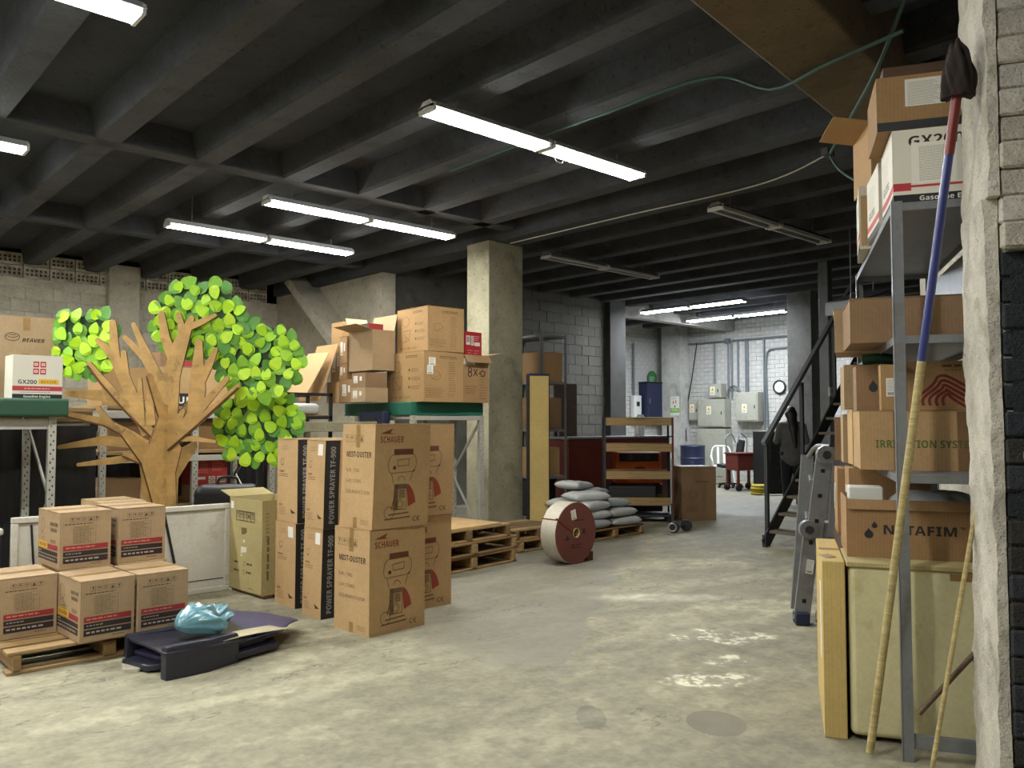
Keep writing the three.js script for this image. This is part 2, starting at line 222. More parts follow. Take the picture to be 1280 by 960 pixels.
T.pumpLeft = canvasTex(448, 448, (g) => { g.strokeStyle = '#6b5840'; g.lineWidth = 4; g.globalAlpha = .7; g.beginPath(); g.ellipse(110, 120, 40, 54, 0, 0, 7); g.moveTo(70, 200); g.quadraticCurveTo(110, 150, 160, 220); g.lineTo(90, 230); g.stroke(); g.globalAlpha = 1; g.fillStyle = '#33281d'; font(g, 40); fitText(g, 'GASOLINE', 262, 110, 150); fitText(g, 'ENGINE', 276, 156, 120); lines(g, 284, 222, 110, 2, 16, 9, '#4b3a28', .7); g.fillStyle = '#d9a92c'; g.fillRect(30, 250, 190, 56); g.fillStyle = '#7a3d1c'; font(g, 38); fitText(g, 'BEAVER', 48, 292, 150); g.fillStyle = '#98282a'; g.fillRect(232, 262, 180, 40); g.fillStyle = '#2a2023'; g.fillRect(24, 314, 390, 34); g.fillRect(24, 356, 390, 44); lines(g, 40, 326, 60, 1, 9, 10, '#c7bdb2', .8); lines(g, 40, 372, 340, 1, 9, 14, '#c7bdb2', .7); });
T.crate = canvasTex(320, 448, (g) => { g.fillStyle = '#2c261c'; g.strokeStyle = '#2c261c'; g.lineWidth = 3; g.strokeRect(70, 62, 180, 46); font(g, 40); for (let k = 0; k < 5; k++) { g.strokeRect(70 + k * 36, 62, 36, 46); } icons(g, 74, 66, 27, 5, '#2c261c'); g.fillStyle = '#6f6136'; g.fillRect(118, 142, 54, 34); g.fillStyle = '#e6e0cc'; g.beginPath(); g.arc(142, 208, 9, 0, 7); g.fill(); g.fillRect(112, 236, 56, 48); g.fillStyle = '#2c261c'; font(g, 18); for (const [x, y] of [[50, 324], [176, 324], [50, 364], [176, 364]]) { g.strokeRect(x - 34, y - 16, 18, 18); lines(g, x, y - 13, 62, 1, 9, 9, '#2c261c', .85); } g.globalAlpha = .35; lines(g, 200, 428, 60, 1, 8, 4); });
T.crateFront = canvasTex(256, 448, (g) => { g.globalAlpha = .55; g.save(); g.translate(40, 380); g.rotate(-PI / 2); lines(g, 0, -14, 220, 1, 9, 12, '#5d5434', .6); g.restore(); lines(g, 20, 60, 20, 8, 18, 4, '#5d5434', .6); });
T.beaver = canvasTex(512, 384, (g) => { g.strokeStyle = '#3a2c22'; g.lineWidth = 6; g.beginPath(); g.ellipse(140, 190, 58, 36, 0, 0, 7); g.stroke(); g.beginPath(); g.moveTo(92, 180); g.quadraticCurveTo(140, 214, 188, 180); g.moveTo(112, 172); g.lineTo(168, 172); g.stroke(); g.fillStyle = '#2c2420'; g.font = 'bold 48px sans-serif'; g.save(); g.transform(1, 0, -0.25, 1, 0, 0); fitText(g, 'BEAVER', 274, 232, 190); g.restore(); });
T.gxFront = canvasTex(512, 448, (g, w, h) => { g.fillStyle = '#d6d0c2'; g.fillRect(0, 0, w, h); g.fillStyle = '#b2303a'; for (const [x, y] of [[206, 64], [278, 64], [206, 136], [278, 136]]) { g.fillRect(x, y, 60, 60); } g.fillStyle = '#e4d9cc'; for (const [x, y] of [[216, 80], [290, 80], [216, 152], [290, 152]]) { g.fillRect(x, y, 36, 26); g.fillStyle = '#b2303a'; g.fillRect(x + 10, y + 8, 16, 10); g.fillStyle = '#e4d9cc'; }
  g.fillStyle = '#26211f'; font(g, 58); fitText(g, 'GX200', 52, 296, 196); g.fillStyle = '#d9b02f'; g.fillRect(264, 244, 210, 52); g.fillStyle = '#a2671f'; font(g, 40); fitText(g, 'BEAVER', 286, 286, 166); g.fillStyle = '#b2303a'; g.fillRect(0, 318, w, 48); lines(g, 120, 338, 280, 1, 9, 10, '#e4c8c0', .8); lines(g, 80, 378, 330, 1, 9, 7, '#6f6a62', .9); g.fillStyle = '#1d1d1f'; g.fillRect(0, 400, w, 48); g.fillStyle = '#dcd8cf'; font(g, 34); fitText(g, 'Gasoline Engine', 110, 436, 280); });
T.gxShelf = canvasTex(512, 512, (g, w, h) => { g.fillStyle = '#d8d4c6'; g.fillRect(0, 0, w, h); g.fillStyle = '#191919'; font(g, 96); fitText(g, 'GX200', 78, 118, 290); g.fillStyle = '#b3303a'; fitText(g, 'HP', 400, 90, 92); g.fillRect(0, 372, 92, 54); g.fillRect(92, 388, w - 92, 16); g.fillStyle = '#e4e1d6'; g.fillRect(96, 96, 226, 280); g.fillStyle = '#cfccc2'; g.fillRect(330, 92, 170, 280); lines(g, 136, 126, 170, 22, 11, 3.4, '#55534e', .75); lines(g, 350, 120, 140, 18, 12, 3.4, '#55534e', .6); g.fillStyle = '#161618'; g.fillRect(0, 452, w, 60); g.fillStyle = '#e0ddd4'; font(g, 46); fitText(g, 'Gasoline Engine', 132, 498, 330); });
T.gxSide = canvasTex(512, 512, (g, w, h) => { g.fillStyle = '#d3cebf'; g.fillRect(0, 0, w, h); lines(g, 60, 90, 300, 14, 18, 6, '#777', .5); g.fillStyle = '#b3303a'; g.fillRect(0, 372, w, 50); g.fillStyle = '#161618'; g.fillRect(0, 452, w, 60); g.fillStyle = '#2a2624'; font(g, 80); fitText(g, 'GX200', 60, 330, 240); });
T.irrig = canvasTex(512, 256, (g, w, h) => { g.fillStyle = '#4d6b35'; font(g, 46); fitText(g, 'IRRIGATION SYSTEMS', 62, 158, 430); g.fillStyle = 'rgba(96,68,36,.55)'; g.fillRect(136, 0, 52, h); g.fillRect(386, 0, 48, h); });
T.neta = canvasTex(512, 256, (g) => { g.fillStyle = '#23282e'; const drop = (x, y, s) => { g.beginPath(); g.moveTo(x, y - s * 1.5); g.bezierCurveTo(x + s * .3, y - s * .8, x + s, y - s * .4, x + s, y + s * .2); g.arc(x, y + s * .2, s, 0, PI); g.bezierCurveTo(x - s, y - s * .4, x - s * .3, y - s * .8, x, y - s * 1.5); g.fill(); }; drop(84, 150, 17); drop(106, 112, 11); font(g, 56); fitText(g, 'NETAFIM', 134, 150, 276); font(g, 14); g.fillText('TM', 416, 118); });
T.big1 = canvasTex(384, 448, (g) => { lines(g, 200, 30, 160, 2, 14, 7, '#4b3720', .85); g.strokeStyle = '#6b4f2c'; g.lineWidth = 4; g.globalAlpha = .7; g.beginPath(); g.ellipse(110, 130, 44, 50, 0, 0, 7); g.moveTo(60, 230); g.lineTo(170, 220); g.lineTo(150, 330); g.lineTo(70, 340); g.closePath(); g.moveTo(80, 250); g.lineTo(150, 320); g.stroke(); g.globalAlpha = 1; g.fillStyle = '#3a2a1c'; for (const y of [150, 226, 304]) { g.fillRect(232, y, 12, 22); lines(g, 256, y, 100, 3, 12, 5, '#5d4428', .7); } g.font = 'italic 30px serif'; g.fillText('4 x w  kit - ref /', 40, 416); });
T.big2 = canvasTex(384, 448, (g) => { lines(g, 150, 36, 200, 2, 14, 7, '#3f2f1c', .85); lines(g, 240, 90, 70, 16, 20, 6, '#4a371f', .6); g.strokeStyle = '#4a371f'; g.lineWidth = 4; g.globalAlpha = .6; g.beginPath(); g.ellipse(110, 210, 50, 40, 0.4, 0, 7); g.moveTo(70, 250); g.lineTo(170, 200); g.stroke(); g.globalAlpha = 1; lines(g, 20, 330, 180, 5, 18, 6, '#4a371f', .6); });
T.bxo = canvasTex(256, 384, (g) => { g.strokeStyle = '#231a12'; g.lineWidth = 8; g.beginPath(); g.arc(64, 120, 16, 0, 7); g.moveTo(82, 156); g.arc(64, 156, 18, 0, 7); g.moveTo(100, 110); g.lineTo(140, 170); g.moveTo(140, 110); g.lineTo(100, 170); g.moveTo(152, 146); g.lineTo(166, 146); g.moveTo(216, 146); g.arc(194, 146, 22, 0, 7); g.stroke(); lines(g, 160, 60, 70, 14, 22, 6, '#4a371f', .5); lines(g, 20, 250, 130, 4, 18, 6, '#4a371f', .5); });
T.redBox = canvasTex(384, 384, (g, w, h) => { g.fillStyle = '#a5262c'; g.fillRect(0, 0, w, h); g.fillStyle = '#e2d6cc'; g.fillRect(26, 36, 96, 80); g.fillRect(140, 36, 62, 82); g.fillRect(216, 88, 130, 34); g.fillStyle = '#4b3436'; for (let k = 0; k < 9; k++) g.fillRect(36 + k * 9, 44, 4 + (k % 3), 50); for (let k = 0; k < 25; k++) if ((k * 7) % 3) g.fillRect(146 + (k % 5) * 10, 44 + Math.floor(k / 5) * 12, 8, 9); lines(g, 220, 34, 120, 3, 16, 7, '#e2c7bd', .8); lines(g, 60, 160, 120, 8, 22, 8, '#dda398', .8); lines(g, 210, 160, 130, 8, 22, 8, '#dda398', .8); });
T.redLow = canvasTex(384, 384, (g, w, h) => { g.fillStyle = '#a8302d'; g.fillRect(0, 0, w, h); lines(g, 30, 60, 140, 9, 20, 8, '#d99084', .8); lines(g, 200, 80, 150, 7, 20, 8, '#d99084', .8); g.fillStyle = '#e4dcd0'; g.fillRect(24, 280, 100, 34); g.fillRect(160, 276, 80, 92); g.fillRect(260, 280, 110, 84); g.fillStyle = '#2a4a3c'; for (let k = 0; k < 9; k++) g.fillRect(272 + k * 10, 292, 5, 50); g.fillStyle = '#5a3234'; for (let k = 0; k < 25; k++) if ((k * 5) % 3) g.fillRect(168 + (k % 5) * 13, 284 + Math.floor(k / 5) * 15, 10, 11); });
T.stripes = canvasTex(384, 320, (g) => { g.strokeStyle = '#8e2c2a'; g.lineWidth = 18; for (let k = 0; k < 5; k++) { g.beginPath(); g.moveTo(60 + k * 40, 290); g.bezierCurveTo(20 + k * 40, 220, 150 + k * 34, 200, 180 + k * 18, 110 + k * 26); g.bezierCurveTo(230, 60 + k * 40, 300, 150 + k * 32, 384, 180 + k * 34); g.stroke(); } lines(g, 214, 24, 150, 1, 8, 16); lines(g, 230, 56, 90, 1, 8, 6); });
T.fuji = canvasTex(512, 128, (g, w, h) => { g.fillStyle = '#151517'; g.fillRect(0, 0, w, h); g.fillStyle = '#e6e3dc'; font(g, 92); fitText(g, 'FUJI', 60, 98, 300); });
T.handText = canvasTex(320, 320, (g) => { g.strokeStyle = g.fillStyle = '#5a3a2a'; g.globalAlpha = .9; g.font = 'bold 46px sans-serif'; g.fillText('MOTOR', 60, 60); g.font = '52px sans-serif'; g.fillText('DUSTER', 110, 130); g.fillText('DE', 130, 196); g.fillText('FER.', 150, 262); });
T.mark = canvasTex(256, 256, (g) => { g.fillStyle = '#3a2a20'; font(g, 60); g.fillText('20', 80, 90); g.fillText('28', 80, 180); g.globalAlpha = .7; lines(g, 70, 210, 100, 2, 16, 6); });
T.drops = canvasTex(256, 256, (g) => { g.fillStyle = '#2b3038'; const drop = (x, y, s) => { g.beginPath(); g.moveTo(x, y - s * 1.5); g.bezierCurveTo(x + s * .3, y - s * .8, x + s, y - s * .4, x + s, y + s * .2); g.arc(x, y + s * .2, s, 0, PI); g.bezierCurveTo(x - s, y - s * .4, x - s * .3, y - s * .8, x, y - s * 1.5); g.fill(); }; drop(100, 120, 26); drop(150, 80, 16); });
T.label = canvasTex(192, 256, (g, w, h) => { g.fillStyle = '#e6e2d7'; g.fillRect(0, 0, w, h); lines(g, 16, 20, 160, 12, 14, 5, '#55504a', .8); g.fillStyle = '#222'; for (let k = 0; k < 18; k++) g.fillRect(24 + k * 8, 196, 3 + (k * 5) % 4, 44); });
T.paper = canvasTex(384, 192, (g, w, h) => { g.fillStyle = '#d9d6cc'; g.fillRect(0, 0, w, h); lines(g, 26, 22, 330, 14, 12, 3.6, '#5d5a54', .75); });
T.engine = canvasTex(320, 256, (g) => { g.strokeStyle = '#3a2418'; g.lineWidth = 6; g.beginPath(); g.moveTo(60, 128); g.quadraticCurveTo(160, 30, 260, 128); g.quadraticCurveTo(160, 226, 60, 128); g.stroke(); g.fillStyle = '#3a2418'; g.fillRect(84, 112, 152, 32); g.beginPath(); g.moveTo(160, 66); g.lineTo(176, 106); g.lineTo(144, 106); g.fill(); });
T.warn = canvasTex(128, 192, (g, w, h) => { g.fillStyle = '#e0dccb'; g.fillRect(0, 0, w, h); g.fillStyle = '#d2b72a'; g.beginPath(); g.moveTo(64, 16); g.lineTo(112, 100); g.lineTo(16, 100); g.fill(); g.fillStyle = '#222'; g.fillRect(59, 44, 10, 34); g.fillRect(59, 84, 10, 9); lines(g, 18, 122, 92, 4, 15, 7, '#333', .8); });
T.notice = canvasTex(160, 256, (g, w, h) => { g.fillStyle = '#d9d8cc'; g.fillRect(0, 0, w, h); g.fillStyle = '#7aa83a'; g.fillRect(0, 158, w, 60); g.fillStyle = '#b24a3a'; g.fillRect(46, 60, 18, 40); g.fillRect(92, 50, 16, 46); g.fillStyle = '#3d7a36'; g.fillRect(70, 120, 24, 30); lines(g, 20, 170, 120, 2, 18, 8, '#dfe6c8', .9); lines(g, 20, 20, 120, 2, 14, 6, '#777', .7); });
T.greenSign = canvasTex(192, 192, (g, w, h) => { g.fillStyle = '#3f7a45'; g.fillRect(0, 0, w, h); lines(g, 40, 74, 112, 4, 18, 8, '#dfe8d0', .85); });
T.clock = canvasTex(192, 192, (g, w, h) => { g.fillStyle = '#e2e2dc'; g.fillRect(0, 0, w, h); g.strokeStyle = '#222'; g.lineWidth = 5; for (let k = 0; k < 12; k++) { const a = k * PI / 6; g.beginPath(); g.moveTo(96 + 66 * Math.cos(a), 96 + 66 * Math.sin(a)); g.lineTo(96 + 80 * Math.cos(a), 96 + 80 * Math.sin(a)); g.stroke(); } g.lineWidth = 7; g.beginPath(); g.moveTo(96, 96); g.lineTo(96, 46); g.moveTo(96, 96); g.lineTo(70, 128); g.stroke(); });
T.spoolPrint = canvasTex(256, 256, (g) => { g.fillStyle = '#3c2019'; g.globalAlpha = .75; g.save(); g.translate(58, 150); g.beginPath(); g.moveTo(0, -18); g.lineTo(18, 10); g.lineTo(-18, 10); g.fill(); g.restore(); g.fillRect(180, 110, 20, 26); lines(g, 90, 186, 90, 2, 14, 6, '#3c2019', .8); lines(g, 120, 60, 80, 1, 14, 6, '#3c2019', .7); });
const PM = {}; for (const k of Object.keys(T)) PM[k] = ['powBand', 'gxFront', 'gxShelf', 'gxSide', 'redBox', 'redLow', 'fuji', 'label', 'paper', 'warn', 'notice', 'greenSign', 'clock'].includes(k) ? opaquePrint(T[k]) : printMat(T[k]);
// ---------- the hall: floor, ceiling with ribs, walls ----------
{ // floor: worn concrete, texture laid in metres (10 m tile, mirrored)
  const n = 2048, f1 = field(512, 3, 7, 101, 0.55), f2 = field(512, 40, 4, 103, 0.6), f3 = field(512, 10, 6, 107, 0.6, 0.6, 1.6);
  const s = (f, x, y, k) => f[((Math.floor(y * k) & 511) * 512) + (Math.floor(x * k) & 511)];
  const bi = (f, x, y, k) => { const u = x * k, v = y * k, a = Math.floor(u), b = Math.floor(v), p = u - a, q = v - b, g = (i, j) => f[((j & 511) * 512) + (i & 511)]; return (g(a, b) * (1 - p) + g(a + 1, b) * p) * (1 - q) + (g(a, b + 1) * (1 - p) + g(a + 1, b + 1) * p) * q; };
  const spots = [[5.55, -4.2, 0.75, 0.22, 1], [4.85, -3.15, 0.42, 0.24, 2], [4.42, -2.82, 0.25, 0.15, 2], [4.0, -2.7, 0.32, 0.17, 2], [5.9, -3.4, 0.8, 0.3, 3], [6.9, -5.2, 0.9, 0.4, 3]];
  const rough = new Float32Array(n * n);
  const px = (x, y, c, i) => {
    const X = x / n * 10, Z = -y / n * 10, w1 = bi(f1, x, y, 0.25), w2 = bi(f2, x, y, 0.5), w3 = bi(f3, x, y, 0.5), w4 = s(f2, x, y, 1.7);
    const jag = (w3 - 0.5) * 0.7 + (w2 - 0.5) * 0.25;
    // smooth trowelled screed in the aisle, rough beige slab elsewhere; the edge between them is broken
    const e1 = X * 0.56 + Z * 0.83 + 0.85 + jag * 0.5, e2 = (X - 3.2) * 0.68 - (Z + 3.2) * 0.0 + jag * 0.9;
    const screed = smooth(-0.02, 0.03, -e1) * smooth(-0.05, 0.35, e2) * smooth(0.0, 0.5, 9 - X);
    let r = 136, g = 131, b = 111; const v = 1 + 0.2 * (w1 - 0.5) + 0.2 * (w3 - 0.5) + 0.26 * (w2 - 0.5) + 0.2 * (w4 - 0.5) + 0.22 * (bi(f3, x, y, 1.7) - 0.5) + 0.14 * (s(f2, x, y, 3.3) - 0.5);
    r *= v; g *= v; b *= v;
    const flake = smooth(0.56, 0.62, w3 * 0.6 + w2 * 0.4) * 8; r += flake; g += flake; b += flake * 0.9;
    const sr = 122 + 30 * (w1 - 0.5) + 18 * (w4 - 0.5) + 18 * (w3 - 0.5) + 16 * (bi(f3, x, y, 1.7) - 0.5), k = screed * 0.85; r += (sr - r) * k; g += (sr * 0.965 - g) * k; b += (sr * 0.85 - b) * k;
    let q = 0.78 - 0.22 * screed + 0.2 * (w2 - 0.5);
    for (const [sx, sz, a, bb, kind] of spots) { const dx = (X - sx) * 0.68 - (Z - sz) * 0.73, dz = (X - sx) * 0.73 + (Z - sz) * 0.68, m = 1 - Math.sqrt((dz / a) ** 2 + (dx / bb) ** 2) + jag * 0.8; if (m < 0) continue;
      if (kind === 1) { const t = smooth(0, 0.6, m) * 34; r += t; g += t; b += t * 1.05; }
      else if (kind === 2) { const t = smooth(0, 0.35, m) * (12 + 60 * smooth(0.5, 0.62, w4 * 0.55 + w2 * 0.45)); r += t; g += t; b += t; }
      else { const t = smooth(0, 0.4, m) * 24 * (w2 + 0.4); r += t; g += t * 0.96; b += t * 0.8; } }
    const hx = (X - 3.45) * 0.68 - (Z + 2.3) * 0.73, hz = (X - 3.45) * 0.73 + (Z + 2.3) * 0.68;   // half-moon cement patch
    if ((hz / 0.14) ** 2 + (hx / 0.17) ** 2 + jag * 0.15 < 1) { r = 118 + 20 * (w2 - 0.5); g = 112 + 20 * (w2 - 0.5); b = 98 + 18 * (w2 - 0.5); }
    const ox = X - 3.06, oz = Z + 2.76; if ((ox * 0.68 - oz * 0.73) ** 2 / 0.03 + (ox * 0.73 + oz * 0.68) ** 2 / 0.006 + jag < 1) { r *= 0.86; g *= 0.87; b *= 0.88; }
    const crack = Math.abs(w3 - 0.5) < 0.006 && w1 > 0.52 ? 0.8 : 1; c[0] = r * crack; c[1] = g * crack; c[2] = b * crack; rough[i] = q;
  };
  const tF = dtex(n, px); tF.wrapS = tF.wrapT = THREE.MirroredRepeatWrapping; tF.repeat.set(0.1, 0.1);
  const tR = dtex(1024, (x, y, c) => { c[0] = c[1] = c[2] = 255 * Math.min(1, Math.max(0.35, rough[(y * 2) * n + x * 2])); }, false); tR.wrapS = tR.wrapT = THREE.MirroredRepeatWrapping; tR.repeat.set(0.1, 0.1);
  const mat = std({ map: tF, roughnessMap: tR, roughness: 1, bumpMap: rep(nConc, 0.9), bumpScale: 0.004 });
  const g = new THREE.BoxGeometry(28, 0.3, 24), p = g.attributes.position, uv = g.attributes.uv; g.translate(6, -0.15, -6);
  for (let i = 0; i < p.count; i++) uv.setXY(i, p.getX(i), -p.getZ(i));
  struct('floor', g, mat);
}
const CEIL = 4.2, RIB = 3.95;
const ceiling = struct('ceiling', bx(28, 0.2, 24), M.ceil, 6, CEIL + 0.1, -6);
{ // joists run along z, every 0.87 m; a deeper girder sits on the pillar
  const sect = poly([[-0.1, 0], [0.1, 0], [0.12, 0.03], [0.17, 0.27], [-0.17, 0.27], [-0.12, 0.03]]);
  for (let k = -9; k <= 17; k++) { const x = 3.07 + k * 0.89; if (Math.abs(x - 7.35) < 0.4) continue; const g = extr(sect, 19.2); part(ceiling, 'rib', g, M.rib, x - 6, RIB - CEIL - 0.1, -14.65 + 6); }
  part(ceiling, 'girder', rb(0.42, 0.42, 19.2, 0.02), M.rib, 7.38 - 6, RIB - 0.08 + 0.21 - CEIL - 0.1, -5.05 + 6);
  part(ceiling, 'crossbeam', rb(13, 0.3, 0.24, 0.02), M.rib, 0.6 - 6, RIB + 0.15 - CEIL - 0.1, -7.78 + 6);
  part(ceiling, 'crossbeam', rb(13, 0.3, 0.2, 0.02), M.rib, 0.6 - 6, RIB + 0.15 - CEIL - 0.1, -11.4 + 6);
  // the heavy stained beam above the shelves, with haunches where joists meet it
  const bm = part(ceiling, 'stained_beam', rb(7.2, 0.62, 0.52, 0.03, 2), M.beam, 6.3 - 6, 3.98 - CEIL - 0.1, -2.55 + 6, 7);
  for (let k = 0; k < 7; k++) { const h = poly([[0, 0], [0.16, 0], [0.0, -0.2]]); part(bm, 'haunch', extr(h, 0.16), M.beam, -2.7 + k * 0.89, -0.06, -0.26, 90); }
}
// walls with blocks that stand proud of the recessed joints
const blockGeo = []; seed(5); for (let k = 0; k < 5; k++) blockGeo.push(chamfer(0.3985 + rr(-0.003, 0.0), 0.196 + rr(-0.003, 0.002), 0.05, 0.0025 + 0.002 * rnd()));
function blocks(parent, mats, x0, x1, y0, y1, place, pw = 0.4, ph = 0.2) { seed(Math.round(x0 * 31 + y0 * 17) + 3); let row = 0; for (let y = y0; y + ph <= y1 + 0.01; y += ph, row++) for (let x = x0 + (row % 2 ? -pw / 2 : 0); x < x1; x += pw) { const m = part(parent, 'block', blockGeo[Math.floor(rnd() * 5)], mats[Math.floor(rnd() * 3)]); place(m, x + pw / 2, y + ph / 2, rr(-0.006, 0.006)); if (rnd() < 0.5) m.rotation.z = PI; } }
const wallBack = struct('wall_back', bx(14, 3.74, 0.25), M.cream[1], 0.3, 1.87, -14.85);
struct('wall_shaft', bx(14.4, 4.4, 0.2), M.plaster, 0.3, 2.2, -15.9);
struct('wall_infill', bx(5.6, 0.5, 0.25), M.cream[1], -3.95, 3.99, -14.85);
blocks(wallBack, M.cream, -1.2, 7.1, 1.6, 3.62, (m, a, y, d) => m.position.set(a - 0.3, y - 1.87, 0.112 + d));
{ // perforated vent blocks under the ceiling, three courses
  const s = poly([[0, 0], [0.36, 0], [0.36, 0.19], [0, 0.19]]); for (let i = 0; i < 5; i++) for (let j = 0; j < 2; j++) { const x = 0.032 + i * 0.065, y = 0.045 + j * 0.062, h = new THREE.Path(); h.moveTo(x, y); h.lineTo(x, y + 0.036); h.lineTo(x + 0.036, y + 0.036); h.lineTo(x + 0.036, y); h.closePath(); s.holes.push(h); }
  const vg = extr(s, 0.1);
  for (let r = 0; r < 2; r++) for (let k = 0; k < 22; k++) part(wallBack, 'vent_block', vg, M.cream[(k + r) % 3], -1.15 + k * 0.375 - 0.3, 3.742 + r * 0.2 - 1.87, 0.02);
  part(wallBack, 'pilaster', rb(0.5, 4.1, 0.16, 0.01), M.plaster, 4.45 - 0.3, 2.05 - 1.87, 0.2);
}
struct('wall_return', bx(0.25, 4.24, 3.7), M.plaster, 7.42, 2.12, -12.9);
const wallCentre = struct('wall_centre', bx(6.0, 4.24, 0.25), M.block[1], 10.4, 2.12, -11.35);
blocks(wallCentre, M.block, 9.4, 12.9, 0.4, 4.2, (m, a, y, d) => m.position.set(a - 10.4, y - 2.12, 0.112 + d));
struct('trim_1', rb(0.5, 4.2, 0.42, 0.01), M.shadedPierConc, 13.16, 2.1, -11.28);
struct('wall_bay_side', bx(0.25, 4.24, 2.2), M.farWall, 13.55, 2.12, -12.5);
const bayLeft = struct('wall_bay_left', bx(5, 4.24, 0.25), M.farWall, 15.9, 2.12, -13.75), bayBack = struct('wall_bay_back', bx(0.25, 4.24, 12), M.farWall, 18.15, 2.12, -8);
{ // painted brickwork of the bay: every brick real, but only about five pixels high from here, so joined
  const lay = (parent, len, place) => { seed(401); const L = []; for (let r = 0; r < 38; r++) for (let x = -(r % 2) * 0.125; x < len; x += 0.25) { const w = Math.min(0.24, len - x) + rr(-0.006, 0.003); if (w < 0.05) continue; const g = chamfer(w, 0.088 + rr(-0.006, 0.006), 0.03, 0.005); g.rotateZ(rr(-0.012, 0.012)); place(g, x + 0.12, 0.05 + r * 0.105, rr(-0.006, 0.006)); L.push(g); } const m = part(parent, 'brickwork', join(L), M.farBrick); m.userData.kind = 'stuff'; };
  lay(bayLeft, 3.9, (g, a, y, d) => g.translate(a - 1.8, y - 2.0, 0.122 + d)); lay(bayBack, 5.4, (g, a, y, d) => { g.rotateY(-PI / 2); g.translate(-0.122 + d, y - 2.0, a - 5.6); }); }
struct('wall_front', bx(28, 4.24, 0.25), M.darkWall, 6, 2.12, 5.1);
struct('wall_left', bx(0.25, 4.24, 20), M.plaster, -6.6, 2.12, -4.9);
struct('wall_side', bx(11.3, 4.24, 0.25), M.darkWall, 12.6, 2.12, -2.4);
struct('trim_8', rb(4.4, 0.42, 0.24, 0.01), M.farWall, 15.75, 3.95, -11.42);
// the right-hand wall runs askew, along the shelves
const SK = 29 * D, ax = [Math.cos(SK), -Math.sin(SK)], bxx = [Math.sin(SK), Math.cos(SK)], S0 = [3.667, -1.493];
const sk = (a, b) => [S0[0] + ax[0] * a + bxx[0] * b, S0[1] + ax[1] * a + bxx[1] * b];   // a: away along the shelves, b: towards the wall
const SKROT = -61;
{ const [x, z] = sk(1.75, 0.78); const w = struct('wall_right', bx(0.3, 4.24, 3.9), M.whiteMortar, x, 2.12, z, SKROT);
  seed(9); const wg = chamfer(0.03, 0.092, 0.235, 0.006); for (let r = 0; r < 20; r++) for (let k = 0; k < 7; k++) part(w, 'brick', wg, M.whiteBrick[Math.floor(rnd() * 3)], -0.155, -0.62 + r * 0.1, 1.8 - k * 0.245 - (r % 2) * 0.12); }
{ // brick pier at the right edge: rough whitewashed plaster on the jamb, dark painted bricks below a white corbel
  const [x, z] = sk(-0.27, 0.785); const w = struct('trim_2', bx(1.0, 4.24, 0.36), M.whiteMortar, x, 2.12, z, SKROT); seed(19);
  const coat = (y0, y1, out, sd) => { const g = new THREE.BoxGeometry(0.034, y1 - y0, 0.42 + out, 3, Math.round((y1 - y0) * 60), 16), p = g.attributes.position, f = (a, b) => at512(nB, Math.floor(a * 420 + sd * 91), Math.floor(b * 420)) - 0.5, f2 = (a, b) => at512(nD, Math.floor(a * 150 + sd * 37), Math.floor(b * 150)) - 0.5;
    for (let k = 0; k < p.count; k++) { const X = p.getX(k), Y = p.getY(k), Z = p.getZ(k); p.setX(k, X + (X < 0 ? 0.03 * f(Y, Z) + 0.05 * f2(Y, Z + 2) : 0)); p.setZ(k, Z + (Z > 0.1 ? 0.03 * f(Y + 3, X) + 0.05 * f2(Y + 5, X * 0.2) : 0)); }
    const q = toCreasedNormals(g, 0.9); return part(w, 'plaster_coat', mUV(q), M.whiteBrick[0], -0.505, (y0 + y1) / 2 - 2.12, 0.0 + out / 2); };
  coat(0, 2.3, 0, 1); coat(2.3, 4.2, 0.05, 2);
  for (let r = 0; r < 42; r++) { const y = -2.07 + r * 0.1, hi = y + 2.12 > 2.06, jut = hi ? 0.045 : 0;
    let X = -0.486; for (let k = 0; k < 4; k++) { const bw = k === 0 && r % 2 ? 0.115 : 0.24, g = chamfer(bw - (hi ? 0.001 : 0.006), hi ? 0.0995 : 0.094, 0.05, 0.007 + 0.004 * rnd()); X += bw; part(w, 'brick', g, hi ? M.whiteBrick[Math.floor(rnd() * 3)] : M.darkBrick[Math.floor(rnd() * 4)], X - bw / 2, y, 0.175 + jut + rr(-0.009, 0.009), rr(-1.5, 1.5), rr(-1.5, 1.5), rr(-0.8, 0.8)); } }
  part(w, 'painted_bed', bx(0.96, 2.08, 0.02), M.darkBrick[2], 0.03, -1.08, 0.184);
  for (const y of [1.335, 0.62]) part(w, 'shelf_bracket', rb(0.12, 0.03, 0.1, 0.004), M.steelG, -0.37, y - 2.12, 0.26); }
// the pillar in the hall and columns in the dark part
struct('trim_3', rb(0.62, 3.88, 0.46, 0.012, 2), M.conc, 7.36, 1.94, -8.38, 0, 'square concrete pillar between the carton rack and the metal shelving');
struct('trim_4', rb(0.5, 4.24, 0.5, 0.012), M.columnGrey, 14.85, 2.12, -7.78);
struct('trim_5', rb(0.16, 4.24, 0.16, 0.01), M.steelG, 12.2, 2.12, -6.05);
struct('trim_6', rb(0.42, 4.0, 0.62, 0.012), M.farWall, 17.8, 2.0, -13.0);
{ // sloping stair soffit against the return wall
  const t = struct('trim_7', rb(0.5, 0.16, 3.1, 0.01), M.plaster, 7.05, 3.05, -12.2); t.rotation.x = 38 * D; }
